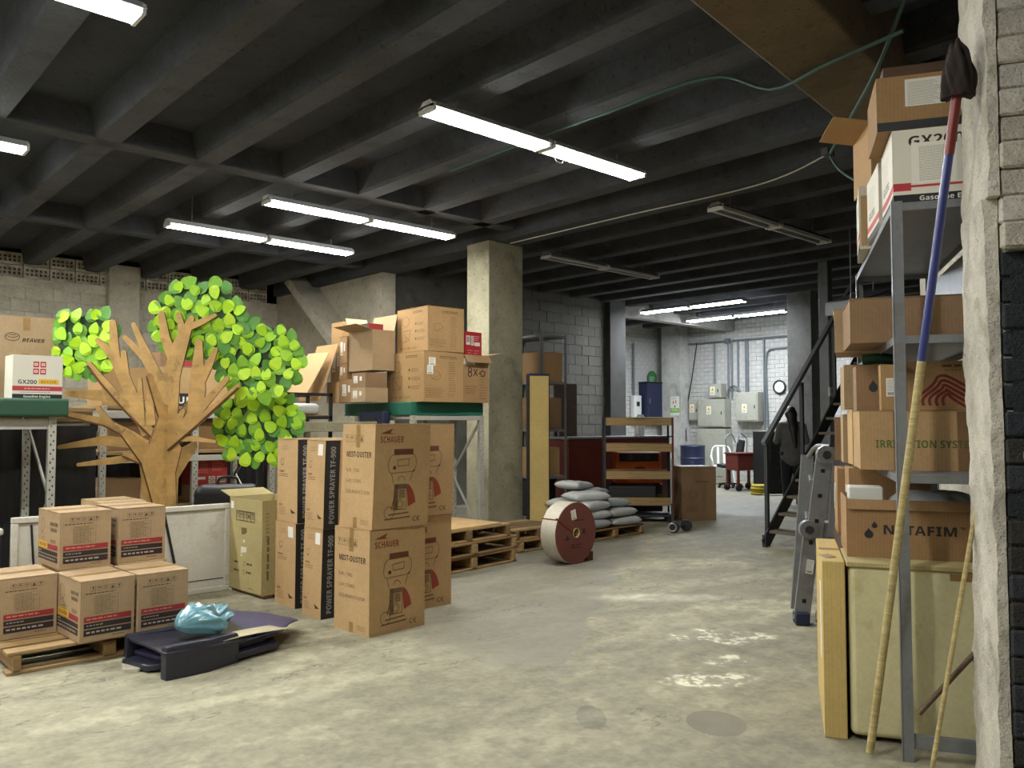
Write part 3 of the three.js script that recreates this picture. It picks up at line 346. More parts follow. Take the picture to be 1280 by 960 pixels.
// ---------- fluorescent battens ----------
function batten(x, z, y, turn, lit, label, tint, tubeMat) {
  const t = thing('fluorescent_light', label, 'ceiling light', x, y, z, turn, lit ? undefined : 'unlit batten lamps');
  const prof = poly([[-0.11, 0.024], [-0.105, 0.02], [-0.04, 0.036], [0.04, 0.036], [0.105, 0.02], [0.11, 0.024], [0.045, 0.085], [-0.045, 0.085]]);
  for (let u = 0; u < 2; u++) {
    const g = extr(prof, 1.235); g.rotateY(PI / 2); part(t, 'reflector', g, lit ? M.lampWhite : M.lampGrey, u * 1.27, 0, 0);
    for (const e of [0.012, 1.223]) part(t, 'lamp_holder', rb(0.024, 0.06, 0.2, 0.004), M.lampWhite, u * 1.27 + e, 0.022, 0);
    for (const s of [-0.07, 0.07]) { const c = new THREE.CylinderGeometry(0.014, 0.014, 1.19, 12); c.rotateZ(PI / 2); part(t, 'tube', c, lit ? tubeMat : M.tubeOff, u * 1.27 + 0.617, 0.008, s); }
    if (lit) { const L = new THREE.RectAreaLight(tint, tubeMat === M.glassTubeBay ? BAY_LIGHT : LAMP_LIGHT, 1.19, 0.16); L.position.set(u * 1.27 + 0.617, -0.03, 0); L.lookAt(u * 1.27 + 0.617, -5, 0); L.rotation.set(-PI / 2, 0, 0); t.add(L); }
  }
  for (const e of [0.3, 2.2]) part(t, 'hanger', rod([e, 0.06, 0], [e, RIB - y + 0.3, 0], 0.006), M.steelG);
  return t;
}
for (const [x, z, lit, label, tint] of LAMP_SPOTS) batten(x, z, 3.78, 0, lit, label, tint, M.glassTube);
batten(13.9, -8.5, 3.78, 90, 1, 'lit cool-white batten lamp in the bright bay, nearer the stairs', BAY_TINT, M.glassTubeBay);
batten(15.85, -8.7, 3.78, 90, 1, 'lit cool-white batten lamp in the bright bay, nearer the switchboards', BAY_TINT, M.glassTubeBay);
{ const w = thing('loose_wire', 'thin white wires dangling under the lamp above the mist-duster cartons', 'wire', 4.2, 3.78, -4.72); part(w, 'strand', tube([[0, -0.005, 0], [0.3, -0.05, 0.02], [0.6, -0.055, 0.03], [0.64, -0.06, 0.03], [0.9, 0.0, 0.0]], 0.004), M.wire); part(w, 'loop', tube([[0.62, -0.02, 0], [0.6, -0.14, 0.02], [0.68, -0.15, 0.02], [0.72, -0.02, 0]], 0.004), M.wire); }
// ---------- cartons ----------
// near: the corner nearest the aisle (local -x, +z); size [w along x, h, d along z]; faces 'left' (-x), 'front' (+z), 'right' (+x), 'top'
let cartonSeed = 100;
function carton(label, near, size, turn, o = {}) {
  const [w, h, d] = size, a = turn * D, cx = near[0] + (w / 2) * Math.cos(a) + (-d / 2) * Math.sin(a), cz = near[2] - (w / 2) * Math.sin(a) + (-d / 2) * Math.cos(a);
  const t = thing(o.name ?? 'cardboard_box', label, o.category ?? 'box', cx, near[1], cz, turn, o.group); seed(cartonSeed += 17);
  const mat = o.mat ?? M.card[o.tone ?? 0], k = [rr(-1, 1), rr(-1, 1), rr(-1, 1), rr(0, 6), rr(0, 6)], soft = (o.soft ?? 0.004);
  const dent = (g) => { const p = g.attributes.position; for (let i = 0; i < p.count; i++) { const x = p.getX(i), y = p.getY(i), z = p.getZ(i), u = 1 - (2 * x / w) ** 2, v = 1 - (2 * (y - h / 2) / h) ** 2, q = 1 - (2 * z / d) ** 2;
    p.setXYZ(i, x + soft * (k[0] * v + Math.sin(y * 9 + k[3]) * 0.5) * Math.max(0, q + 0.2) + (o.lean?.[0] ?? 0) * y, y, z + soft * (k[1] * v + Math.sin(y * 7 + k[4]) * 0.5) * Math.max(0, u + 0.2) + (o.lean?.[1] ?? 0) * y); } return g; };
  const top = o.open ? 0 : 0.005, hb = h - top, gB = new THREE.BoxGeometry(w, hb, d, 3, 4, 3); gB.translate(0, hb / 2, 0);
  if (o.open) { // an open carton: four walls and a bottom
    const th = 0.006, L = []; for (const s of [-1, 1]) { const p1 = new THREE.BoxGeometry(th, hb, d, 1, 4, 3); p1.translate(s * (w / 2 - th / 2), hb / 2, 0); const p2 = new THREE.BoxGeometry(w, hb, th, 3, 4, 1); p2.translate(0, hb / 2, s * (d / 2 - th / 2)); L.push(stripped(p1), stripped(p2)); } const p3 = new THREE.BoxGeometry(w, th, d); p3.translate(0, th / 2, 0); L.push(stripped(p3)); part(t, 'carton_body', mUV(dent(mergeGeometries(L))), mat);
  } else {
    part(t, 'carton_body', mUV(dent(gB)), mat);
    if (o.flaps !== false) { const ly = (o.lean?.[0] ?? 0) * h, lz = (o.lean?.[1] ?? 0) * h, along = o.seam === 'z';
      for (const s of [-1, 1]) part(t, 'flap', along ? bx(w / 2 - 0.002, 0.004, d + 0.004) : bx(w + 0.004, 0.004, d / 2 - 0.002), mat, (along ? s * w / 4 : 0) + ly, hb + 0.003, (along ? 0 : s * d / 4) + lz, 0, along ? 0 : s * rr(-0.6, 0.1), along ? s * rr(-0.1, 0.6) : 0);
      if (o.tape !== false) part(t, 'tape', along ? bx(0.05, 0.0012, d + 0.006) : bx(w + 0.006, 0.0012, 0.05), M.tape, ly, hb + 0.0062, lz); }
  }
  for (const f of o.flapsOpen ?? []) { // [side, angle from horizontal outward, length]
    const [side, ang, len] = f, sx = side === 'left' || side === 'right', g = sx ? bx(len, 0.005, d * 0.98) : bx(w * 0.98, 0.005, len), s = side === 'left' || side === 'back' ? -1 : 1; g.translate(sx ? s * len / 2 : 0, 0, sx ? 0 : s * len / 2);
    part(t, 'flap', g, mat, sx ? s * (w / 2 - 0.002) + (o.lean?.[0] ?? 0) * h : 0, hb, sx ? 0 : s * (d / 2 - 0.002) + (o.lean?.[1] ?? 0) * h, 0, sx ? 0 : -s * ang, sx ? s * ang : 0); }
  for (const [face, m, u0 = 0, v0 = 0, u1 = 1, v1 = 1, nm = 'print', up = 0.0012] of o.prints ?? []) {
    const fw = face === 'left' || face === 'right' ? d : w, fh = face === 'top' ? d : hb, g = new THREE.PlaneGeometry(fw * (u1 - u0), fh * (v1 - v0), 4, 5); g.translate(fw * ((u0 + u1) / 2 - 0.5), fh * (v0 + v1) / 2, 0);
    if (face === 'front') g.translate(0, 0, d / 2); else if (face === 'left') { g.rotateY(-PI / 2); g.translate(-w / 2, 0, 0); } else if (face === 'right') { g.rotateY(PI / 2); g.translate(w / 2, 0, 0); } else { g.translate(0, -fh / 2, 0); g.rotateX(-PI / 2); g.translate(0, hb + 0.004, 0); }
    dent(g); const n = face === 'front' ? [0, 0, 1] : face === 'left' ? [-1, 0, 0] : face === 'right' ? [1, 0, 0] : [0, 1, 0]; g.translate(n[0] * up, n[1] * up, n[2] * up); part(t, nm, g, m); }
  return t;
}
const lab = (face, u, v, du, dv, m = PM.label) => [face, m, u, v, u + du, v + dv, 'label', 0.0018];
const tapeOn = (face, u, v, du, dv) => [face, M.tape, u, v, u + du, v + dv, 'tape', 0.001];

// mist-duster cartons, 49 x 41 x 72.5 cm
const mist = [['left', PM.mistLeft], ['front', PM.mistFront], tapeOn('left', 0.43, 0.78, 0.12, 0.22), tapeOn('left', 0.43, 0, 0.12, 0.1)];
carton('tall brown mist-duster carton on the floor, bottom of the front pair', [3.06, 0, -4.77], [0.49, 0.72, 0.41], 4, { tone: 2, prints: mist, soft: 0.006 });
carton('tall brown mist-duster carton set crookedly on another, front pair', [3.07, 0.722, -4.76], [0.475, 0.72, 0.41], 1, { tone: 2, prints: mist, soft: 0.006, lean: [0.03, 0.01] });
carton('tall brown mist-duster carton on the floor beside the pallets, bottom of the rear pair', [3.62, 0, -5.2], [0.49, 0.72, 0.41], 1, { tone: 0, prints: mist });
carton('tall brown mist-duster carton on top of the rear pair beside the pallets', [3.63, 0.722, -5.2], [0.49, 0.72, 0.41], 0, { tone: 0, prints: mist, lean: [0.015, 0] });
// power sprayer cartons with a black band
for (const [x, y, z, turn, label, tag, ln] of [[3.10, 0, -5.89, 0, 'narrow carton with black band, bottom, beside the olive crate', 1, 0], [3.07, 0, -5.44, 0, 'narrow carton with black band and white tag, bottom, beside the mist-duster carton', 1, 0.02], [3.11, 0.662, -5.89, 0, 'narrow carton with black band, upper, beside the round leaf panel', 0, 0], [3.08, 0.662, -5.43, 0, 'narrow carton with black band and white tag, upper, beside the mist-duster carton', 1, 0.02]])
  carton(label, [x, y, z], [0.52, 0.66, z < -5.6 ? 0.34 : 0.28], turn, { tone: 2, lean: [ln, 0], soft: 0.006, prints: [['left', PM.powLeft], ['front', PM.powBand, 0, 0, 0.24, 1, 'black_band'], ...(tag ? [lab('left', 0.62, 0.83, 0.26, 0.13, M.labelWhite)] : [])] });
// engine pump cartons on the pallet
const pump = [['left', PM.pumpLeft], ['front', PM.pumpFront]];
for (const [x, y, z, turn, tone, label] of [
  [1.09, 0.135, -5.78, 2, 4, 'engine carton with red and black stripes, lower layer, at the bare pallet end'], [1.43, 0.135, -5.38, 3, 4, 'engine carton with red and black stripes and a dented face, lower layer, overhanging'], [1.76, 0.135, -5.38, 2, 4, 'engine carton with red and black stripes, lower layer, behind the folded tarpaulin'],
  [1.44, 0.135, -5.86, 1, 0, 'engine carton hidden under the upper layer, behind the dented one'], [1.79, 0.135, -5.86, 1, 0, 'engine carton hidden under the upper layer, behind the tarpaulin side'],
  [1.43, 0.505, -5.87, 3, 4, 'striped engine carton, upper layer, on the side away from the olive carton'], [1.79, 0.505, -5.89, 2, 4, 'striped engine carton, upper layer, on the side towards the olive carton'], [1.82, 0.505, -6.38, 2, 4, 'engine carton behind the upper layer, touching the white board']])
  carton(label, [x, y, z], [0.314, 0.366, 0.45], turn, { tone, prints: pump, soft: 0.005, group: 'striped engine cartons on the pallet' });
// olive crate carton, open at the top
carton('worn olive carton with a row of black handling marks, open lid, beside the white board', [3.05, 0.035, -6.37], [0.42, 0.77, 0.56], 3, { mat: M.cardOlive, open: true, soft: 0.01, flapsOpen: [['back', 14, 0.2]], prints: [['left', PM.crate], ['front', PM.crateFront], lab('left', 0.04, 0.88, 0.1, 0.08, M.labelWhite)] });
{ const t = thing('wooden_skid', 'low wooden skid under the olive carton', 'skid', 3.26, 0, -6.66, 3); for (const x of [-0.16, 0.16]) part(t, 'runner', rb(0.08, 0.022, 0.56, 0.003), M.wood[3], x, 0.011, 0); part(t, 'deck', rb(0.44, 0.013, 0.58, 0.003), M.wood[1], 0, 0.0285, 0); }

// ---------- pallets ----------
function pallet(label, x, y, z, w, d, turn, h = 0.13, tone = 1, group) {
  const t = thing('wooden_pallet', label, 'pallet', x, y, z, turn, group); seed(Math.round(x * 100 + y * 1000)); const n = Math.round(d / 0.16);
  for (let k = 0; k < n; k++) part(t, 'deck_board', chamfer(w, 0.02, d / n - 0.035, 0.003), M.wood[(tone + Math.floor(rr(0, 3))) % 4], 0, h - 0.01, -d / 2 + (k + 0.5) * d / n, rr(-0.5, 0.5));
  for (const s of [-1, 0, 1]) { part(t, 'stringer', chamfer(0.045 + 0.03 * (s === 0), h - 0.042, d, 0.004), M.wood[(tone + 1) % 4], s * (w / 2 - 0.05), (h - 0.042) / 2 + 0.021, 0); }
  for (const s of [-1, 0, 1]) part(t, 'bottom_board', chamfer(w, 0.02, 0.1, 0.003), M.wood[(tone + 2) % 4], 0, 0.011, s * (d / 2 - 0.06));
  return t;
}
pallet('wooden pallet under the striped engine cartons', 1.62, 0, -5.98, 1.1, 1.08, 0, 0.13, 0);
pallet('old dark wooden pallet at the bottom of the stack beside the pillar', 5.15, 0, -6.72, 1.3, 1.0, 7, 0.14, 3, undefined);
pallet('yellowish wooden pallet in the middle of the stack beside the pillar', 5.15, 0.14, -6.72, 1.34, 1.0, 8, 0.13, 1);
pallet('wooden pallet near the top of the stack, under the pale board', 5.12, 0.27, -6.74, 1.25, 0.98, 6, 0.13, 2);
{ const t = thing('plywood_board', 'pale plywood board lying on top of the pallet stack', 'board', 5.02, 0.40, -6.75, 6); part(t, 'sheet', rb(1.2, 0.018, 0.95, 0.003), M.plyPale, 0, 0.009, 0); }
pallet('low wooden pallet between the pallet stack and the cable reel', 6.62, 0, -7.05, 0.85, 0.72, 4, 0.13, 1);
pallet('second low wooden pallet laid on the one behind the cable reel', 6.6, 0.13, -7.07, 0.82, 0.7, 1, 0.12, 2);

// ---------- white board on its side behind the engine cartons ----------
{ const t = thing('folding_table', 'white folding table standing on its long edge behind the engine cartons', 'table', 2.2, 0, -6.97, 0);
  const w = 1.66, h = 0.75; part(t, 'top_panel', rb(w - 0.06, h - 0.06, 0.02, 0.004), M.white, 0, h / 2, 0);
  for (const s of [0, 1]) part(t, 'rim', rb(w, 0.045, 0.05, 0.008), M.white, 0, 0.0225 + s * (h - 0.045), 0.006);
  for (const s of [-1, 1]) part(t, 'rim', rb(0.045, h - 0.09, 0.05, 0.008), M.white, s * (w / 2 - 0.0225), h / 2, 0.006);
  part(t, 'cord', bar([0.27, h - 0.06, 0.016], [0.36, 0.28, 0.016], 0.02, 0.008), M.black); part(t, 'cord', bar([-0.7, h - 0.06, 0.016], [-0.66, 0.1, 0.016], 0.014, 0.008), M.black); part(t, 'seam', bx(w - 0.1, 0.006, 0.004), M.darkSteel, 0, 0.11, 0.0115); }

// ---------- folded tarpaulin and plastic bag ----------
function slab(pts, y, th, amp, sd, sag = 0) { // soft folded sheet: outline in x,z, with waves
  const s = poly(pts.map(([x, z]) => [x, -z])), n = 14, box = pts.reduce((b, [x, z]) => [Math.min(b[0], x), Math.max(b[1], x), Math.min(b[2], z), Math.max(b[3], z)], [9, -9, 9, -9]);
  const g = new THREE.ExtrudeGeometry(s, { depth: th, bevelEnabled: true, bevelThickness: th * 0.3, bevelSize: 0.012, bevelSegments: 3, steps: 2, curveSegments: 4 }); g.rotateX(-PI / 2);
  let q = mergeVertices(stripped(g).deleteAttribute('normal').deleteAttribute('uv'), 1e-4); q = sub(sub(q)); const p = q.attributes.position; seed(sd); const k = [rr(6, 11), rr(5, 9), rr(0, 6), rr(0, 6)];
  for (let i = 0; i < p.count; i++) { const x = p.getX(i), z = p.getZ(i), u = (x - box[0]) / (box[1] - box[0]); p.setY(i, p.getY(i) + y + amp * (Math.sin(x * k[0] + z * 3 + k[2]) + Math.sin(z * k[1] - x * 4 + k[3])) * 0.5 - sag * u * u); p.setX(i, x + amp * 0.5 * Math.sin(z * 14 + k[2])); }
  q.computeVertexNormals(); return mUV(q);
}
function sub(g) { const p = g.attributes.position, id = g.index.array, P = Array.from(p.array), out = [], mid = new Map(); const m = (a, b) => { const k = a < b ? a * 65536 + b : b * 65536 + a; if (!mid.has(k)) { mid.set(k, P.length / 3); P.push((P[3 * a] + P[3 * b]) / 2, (P[3 * a + 1] + P[3 * b + 1]) / 2, (P[3 * a + 2] + P[3 * b + 2]) / 2); } return mid.get(k); };
  for (let i = 0; i < id.length; i += 3) { const [a, b, c] = [id[i], id[i + 1], id[i + 2]], x = m(a, b), y = m(b, c), z = m(c, a); out.push(a, x, z, x, b, y, z, y, c, x, y, z); } const q = new THREE.BufferGeometry(); q.setAttribute('position', new THREE.Float32BufferAttribute(P, 3)); q.setIndex(out); return q; }
{ const t = thing('folded_tarpaulin', 'dark navy tarpaulin folded into a thick bundle on the floor', 'tarpaulin', 2.1, 0, -5.1); t.scale.y = 0.82; const r = (l) => l.map(([x, z]) => [x - 2.1, z + 5.1]);
  part(t, 'lower_fold', slab(r([[1.63, -5.2], [1.7, -4.98], [1.98, -4.86], [2.36, -4.94], [2.44, -5.24], [2.1, -5.33]]), 0.02, 0.03, 0.012, 3), M.navyTarp);
  part(t, 'inner_fold', slab(r([[1.72, -5.24], [1.77, -5.02], [2.0, -4.88], [2.4, -4.98], [2.4, -5.3], [2.1, -5.33]]), 0.07, 0.02, 0.008, 21), M.purpleTarp);
  part(t, 'middle_fold', slab(r([[1.78, -5.26], [1.8, -4.98], [2.05, -4.86], [2.5, -5.0], [2.5, -5.36], [2.12, -5.34]]), 0.115, 0.018, 0.014, 5, 0.02), M.navyTarp);
  part(t, 'top_fold', slab(r([[1.68, -5.3], [1.72, -4.76], [2.06, -4.78], [2.3, -4.9], [2.4, -5.3], [2.1, -5.33]]), 0.176, 0.014, 0.014, 7, 0.05), M.navyTarp);
  part(t, 'front_fold', slab(r([[1.72, -4.80], [1.725, -4.765], [1.95, -4.77], [2.16, -4.835], [2.14, -4.87], [1.94, -4.81]]), 0.012, 0.16, 0.011, 8), M.navyTarp);
  part(t, 'back_fold', slab(r([[1.68, -5.31], [1.68, -5.28], [2.05, -5.29], [2.05, -5.32]]), 0.05, 0.12, 0.005, 9), M.navyTarp);
  part(t, 'side_lap', slab(r([[2.1, -4.92], [2.16, -4.835], [2.45, -4.9], [2.52, -5.1], [2.3, -5.1]]), 0.03, 0.03, 0.01, 10), M.navyTarp);
  part(t, 'loose_flap', slab(r([[2.2, -5.2], [2.12, -4.84], [2.5, -4.92], [2.74, -5.2], [2.7, -5.5], [2.46, -5.76], [2.24, -5.62]]), 0.155, 0.008, 0.018, 11, 0.05), M.purpleTarp);
  part(t, 'cream_patch', slab(r([[2.06, -4.80], [2.12, -4.93], [2.52, -5.06], [2.54, -4.93]]), 0.18, 0.005, 0.006, 13, 0.03), M.creamSheet);
  part(t, 'corner_tuft', slab(r([[1.62, -5.2], [1.6, -5.1], [1.66, -5.04], [1.7, -5.16]]), 0.008, 0.02, 0.008, 15), M.wrap); }
function plasticBag() { // gathered bag: fat end, creases running to the neck, a fanned neck
  const nu = 64, nv = 40, P = [], id = []; seed(77); const ph = [...Array(6)].map(() => rr(0, 6)); for (let j = 0; j <= nv; j++) for (let i = 0; i <= nu; i++) { const v = j / nv, a = i / nu * 2 * PI, x = -0.19 + v * 0.46, body = Math.pow(Math.sin(Math.min(1, v / 0.66) * PI * 0.94 + 0.02), 0.62), neck = v > 0.6 ? 0.5 + 0.12 * smooth(0.64, 0.8, v) - 0.58 * smooth(0.8, 1, v) : 0; let r = v < 0.6 ? Math.max(body, 0.02) : Math.max(body * (1 - smooth(0.6, 0.7, v)), neck * smooth(0.6, 0.7, v)); if (j === 0) r = 0.01; const c = 0.06 + 0.2 * smooth(0.1, 0.7, v); r *= 1 + c * (Math.abs(Math.sin(a * 4 + ph[0] + v * 2.2)) - 0.6) * 0.9 + c * 0.7 * (Math.abs(Math.sin(a * 7 + ph[1] - v * 3)) - 0.6) + 0.05 * Math.sin(a * 3 + v * 9 + ph[2]) + 0.03 * Math.sin(a * 5 - v * 17 + ph[3]) + 0.55 * smooth(0.02, 0.2, v) * (at512(nB, (i % nu) * 8, Math.round(v * 150)) - 0.5); let y = Math.sin(a) * r * 0.115; y = y < -0.055 ? -0.055 + (y + 0.055) * 0.12 : y; P.push(x, y + 0.02 * Math.sin(v * 7 + ph[4]), Math.cos(a) * r * 0.15 + 0.03 * Math.sin(v * 5)); }
  for (let j = 0; j < nv; j++) for (let i = 0; i < nu; i++) { const a = j * (nu + 1) + i, b = a + nu + 1; id.push(a, b, a + 1, b, b + 1, a + 1); } const g = new THREE.BufferGeometry(); g.setAttribute('position', new THREE.Float32BufferAttribute(P, 3)); g.setIndex(id); const q = mergeVertices(g, 1e-4); q.computeVertexNormals(); return mUV(q); }
function crumple(rx, ry, rz, sd, rough, det = 5) { const g = mergeVertices(new THREE.IcosahedronGeometry(1, det * 3).deleteAttribute('normal').deleteAttribute('uv'), 1e-4), p = g.attributes.position; seed(sd); const w = []; for (let k = 0; k < 9; k++) w.push([rr(-1, 1), rr(-1, 1), rr(-1, 1), rr(2, 6), rr(0, 6)]);
  for (let i = 0; i < p.count; i++) { const x = p.getX(i), y = p.getY(i), z = p.getZ(i); let r = 1; for (const [a, b, c, f, o] of w) r += rough * (Math.abs(Math.sin((a * x + b * y + c * z) * f + o)) - 0.6) * 0.32; p.setXYZ(i, x * r * rx, (y > -0.35 ? y : -0.35 - (y + 0.35) * 0.1) * r * ry, z * r * rz); } g.computeVertexNormals(); return mUV(g); }
{ const t = thing('plastic_bag', 'crumpled pale blue plastic bag lying on the folded tarpaulin', 'bag', 2.03, 0.2, -5.04, 25); part(t, 'bag_body', plasticBag(), M.bluePlastic, 0, 0.03, 0); }
// ---------- plywood tree with leaf panels ----------
function limb(pts) { // centreline [x, y, half width] -> outline
  const L = [], R = []; for (let i = 0; i < pts.length; i++) { const a = pts[Math.max(0, i - 1)], b = pts[Math.min(pts.length - 1, i + 1)], dx = b[0] - a[0], dy = b[1] - a[1], l = Math.hypot(dx, dy), nx = -dy / l, ny = dx / l, [x, y, w] = pts[i]; L.push([x + nx * w, y + ny * w]); R.unshift([x - nx * w, y - ny * w]); }
  const e = pts[pts.length - 1], p = pts[pts.length - 2], l = Math.hypot(e[0] - p[0], e[1] - p[1]); return poly([...L, [e[0] + (e[0] - p[0]) / l * e[2] * 0.7, e[1] + (e[1] - p[1]) / l * e[2] * 0.7], ...R]);
}
const leafGeo = (() => { const s = new THREE.Shape(); s.moveTo(0, -0.045); s.bezierCurveTo(0.035, -0.05, 0.055, -0.01, 0.035, 0.025); s.quadraticCurveTo(0.02, 0.05, 0, 0.06); s.quadraticCurveTo(-0.02, 0.05, -0.035, 0.025); s.bezierCurveTo(-0.055, -0.01, -0.035, -0.05, 0, -0.045); const g = new THREE.ExtrudeGeometry(s, { depth: 0.002, bevelEnabled: false, curveSegments: 4 }), p = g.attributes.position; for (let i = 0; i < p.count; i++) p.setZ(i, p.getZ(i) + 0.25 * Math.abs(p.getX(i))); g.computeVertexNormals(); return mUV(g); })();
function leafPanel(parent, x, y, z, rx, ry, sd, square = 0) {
  seed(sd); const out = []; const n = 40; for (let k = 0; k < n; k++) { const a = k / n * 2 * PI, e = 1 / Math.pow(Math.abs(Math.cos(a)) ** (2 + square) + Math.abs(Math.sin(a)) ** (2 + square), 1 / (2 + square)), r = 0.9 + 0.05 * Math.sin(k * 2.7) + rr(-0.03, 0.03); out.push([Math.cos(a) * rx * r * e, Math.sin(a) * ry * r * e]); }
  const g = extr(poly(out), 0.008), m = part(parent, 'foliage_panel', g, M.leafBack, x, y, z);
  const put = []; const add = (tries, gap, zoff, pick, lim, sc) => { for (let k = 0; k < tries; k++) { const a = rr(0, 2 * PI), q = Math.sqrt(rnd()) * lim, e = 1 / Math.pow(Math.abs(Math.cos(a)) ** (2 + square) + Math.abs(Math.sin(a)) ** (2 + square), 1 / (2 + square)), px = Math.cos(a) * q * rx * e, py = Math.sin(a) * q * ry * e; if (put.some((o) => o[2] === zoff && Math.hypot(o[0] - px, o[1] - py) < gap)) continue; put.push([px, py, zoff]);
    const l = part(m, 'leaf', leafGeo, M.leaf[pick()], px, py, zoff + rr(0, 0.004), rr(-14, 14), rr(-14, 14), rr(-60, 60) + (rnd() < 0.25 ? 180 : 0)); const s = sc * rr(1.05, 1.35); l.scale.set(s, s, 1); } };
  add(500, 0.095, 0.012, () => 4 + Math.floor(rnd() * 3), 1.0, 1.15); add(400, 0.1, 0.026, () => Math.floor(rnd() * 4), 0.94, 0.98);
  return m;
}
{ const t = thing('plywood_tree', 'decorative tree cut from plywood with round leafy panels, behind the engine cartons', 'display tree', 2.62, 0, -7.5, -42.5);
  const s = 0.00716, X = (px) => (px - 204) * s, Y = (py) => 1.46 - (py - 527) * s, zx = (a) => 100 + a / 3.69, zy = (b) => 380 + b / 3.69, w = (a) => a / 3.69 * s / 2;
  const L = (list) => list.map(([a, b, k]) => [X(zx(a)), Y(zy(b)), w(k)]);
  const trunk = poly([[X(180), 0], [X(180), Y(635)], [X(182), Y(600)], [X(178), Y(575)], [X(196), Y(545)], [X(200), Y(480)], [X(217), Y(480)], [X(220), Y(545)], [X(231), Y(560)], [X(224), Y(590)], [X(226), Y(635)], [X(228), 0]]);
  part(t, 'trunk', extr(trunk, 0.02), [M.ply, M.plyEdge], 0, 0, 0);
  const cross = poly([[-0.14, 0], [-0.13, 0.7], [-0.28, 1.1], [-0.5, 1.35], [-0.46, 1.4], [-0.2, 1.26], [-0.1, 1.5], [-0.24, 1.85], [-0.2, 1.88], [-0.03, 1.6], [0.03, 1.62], [0.1, 1.95], [0.15, 1.94], [0.1, 1.5], [0.3, 1.7], [0.33, 1.65], [0.12, 1.2], [0.36, 1.28], [0.37, 1.22], [0.14, 0.95], [0.13, 0.7], [0.15, 0]]);
  const cg = extr(cross, 0.02); part(t, 'cross_board', cg, [M.ply, M.plyEdge], X(212) - 0.01, 0, 0.01, 68);
  const branches = [
    [[408, 660, 90], [425, 470, 80], [430, 330, 80], [468, 190, 70], [520, 60, 26]], [[480, 170, 40], [470, 90, 30], [458, 42, 22]], [[505, 110, 30], [570, 80, 28], [632, 50, 16]], [[440, 260, 50], [400, 160, 44], [378, 40, 30]],
    [[398, 400, 56], [330, 265, 44], [250, 90, 20]], [[395, 390, 50], [310, 250, 40], [208, 150, 20]], [[330, 600, 60], [240, 400, 56], [170, 250, 48], [155, 80, 30]], [[190, 290, 36], [130, 205, 36], [82, 165, 18]], [[260, 430, 40], [220, 330, 36], [208, 220, 26]],
    [[390, 640, 40], [230, 480, 42], [110, 350, 36], [48, 275, 26]], [[392, 690, 46], [250, 605, 40], [130, 545, 36], [-60, 505, 22]], [[160, 560, 34], [125, 520, 30], [95, 475, 22]], [[300, 470, 60], [150, 425, 60], [-50, 412, 30]],
    [[330, 650, 44], [130, 628, 44], [-80, 660, 18]], [[388, 770, 40], [300, 720, 36], [222, 690, 24]], [[300, 700, 36], [180, 720, 34], [10, 740, 16]],
    [[425, 655, 40], [560, 540, 36], [742, 378, 20]], [[455, 590, 50], [570, 480, 40], [690, 342, 24]], [[535, 560, 60], [552, 400, 78], [556, 170, 30]], [[570, 350, 44], [605, 280, 36], [636, 205, 20]], [[440, 590, 40], [470, 530, 34], [492, 490, 20]], [[440, 625, 24], [540, 620, 24], [640, 636, 14]], [[345, 560, 44], [335, 450, 34], [340, 330, 18]], [[300, 560, 34], [292, 450, 30], [288, 345, 16]]];
  branches.forEach((b, i) => part(t, 'branch', extr(limb(L(b)), 0.02, 0.0), [M.ply, M.plyEdge], 0, 0, 0.0004 * (i + 1)));
  branches.forEach((b, i) => { if (![9, 10, 14, 16].includes(i)) return; const q = L(b); part(t, 'branch_edge', extr(limb(q.map(([x, y, k]) => [x, y - k * 0.9, 0.006])), 0.02), M.plyEdge, 0, 0, 0.03); });
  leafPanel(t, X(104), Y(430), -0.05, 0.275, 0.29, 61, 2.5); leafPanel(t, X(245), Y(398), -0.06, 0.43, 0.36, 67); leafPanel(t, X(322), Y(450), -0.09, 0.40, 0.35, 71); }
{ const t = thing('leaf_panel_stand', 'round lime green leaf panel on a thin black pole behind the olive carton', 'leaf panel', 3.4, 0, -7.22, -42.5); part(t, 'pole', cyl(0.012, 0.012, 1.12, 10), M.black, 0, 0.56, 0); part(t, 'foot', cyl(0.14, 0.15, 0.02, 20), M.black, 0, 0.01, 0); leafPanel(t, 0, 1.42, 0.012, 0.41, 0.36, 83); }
// ---------- slotted steel racks ----------
const slotGeo = (h) => { const s = poly([[0, 0], [0.06, 0], [0.06, h], [0, h]]); for (let y = 0.06; y < h - 0.04; y += 0.075) for (const x of [0.014, 0.034]) { const p = new THREE.Path(), o = x > 0.02 ? 0.03 : 0; p.moveTo(x, y + o); p.lineTo(x, y + o + 0.016); p.lineTo(x + 0.011, y + o + 0.016); p.lineTo(x + 0.011, y + o); p.closePath(); s.holes.push(p); } return extr(s, 0.003); };
function post(t, x, z, h, turn = 0) { // a folded post: slotted web and two plain cheeks
  const q = part(t, 'upright', slotGeo(h), M.steelW, x, 0, z, turn); part(q, 'cheek', bx(0.003, h, 0.05), M.steelW, 0.0015, h / 2, -0.025); part(q, 'cheek', bx(0.003, h, 0.05), M.steelW, 0.0585, h / 2, -0.025); return q; }
function braces(t, x, z0, z1, h, first) { let s = first; const step = 0.62; for (let y = 0.2; y + step < h; y += step, s = -s) part(t, 'brace', bar([x, s > 0 ? y : y + step, z0], [x, s > 0 ? y + step : y, z1], 0.03, 0.016), M.steelW); part(t, 'brace', bar([x, h - 0.03, z0], [x, h - 0.03, z1], 0.03, 0.016), M.steelW); }
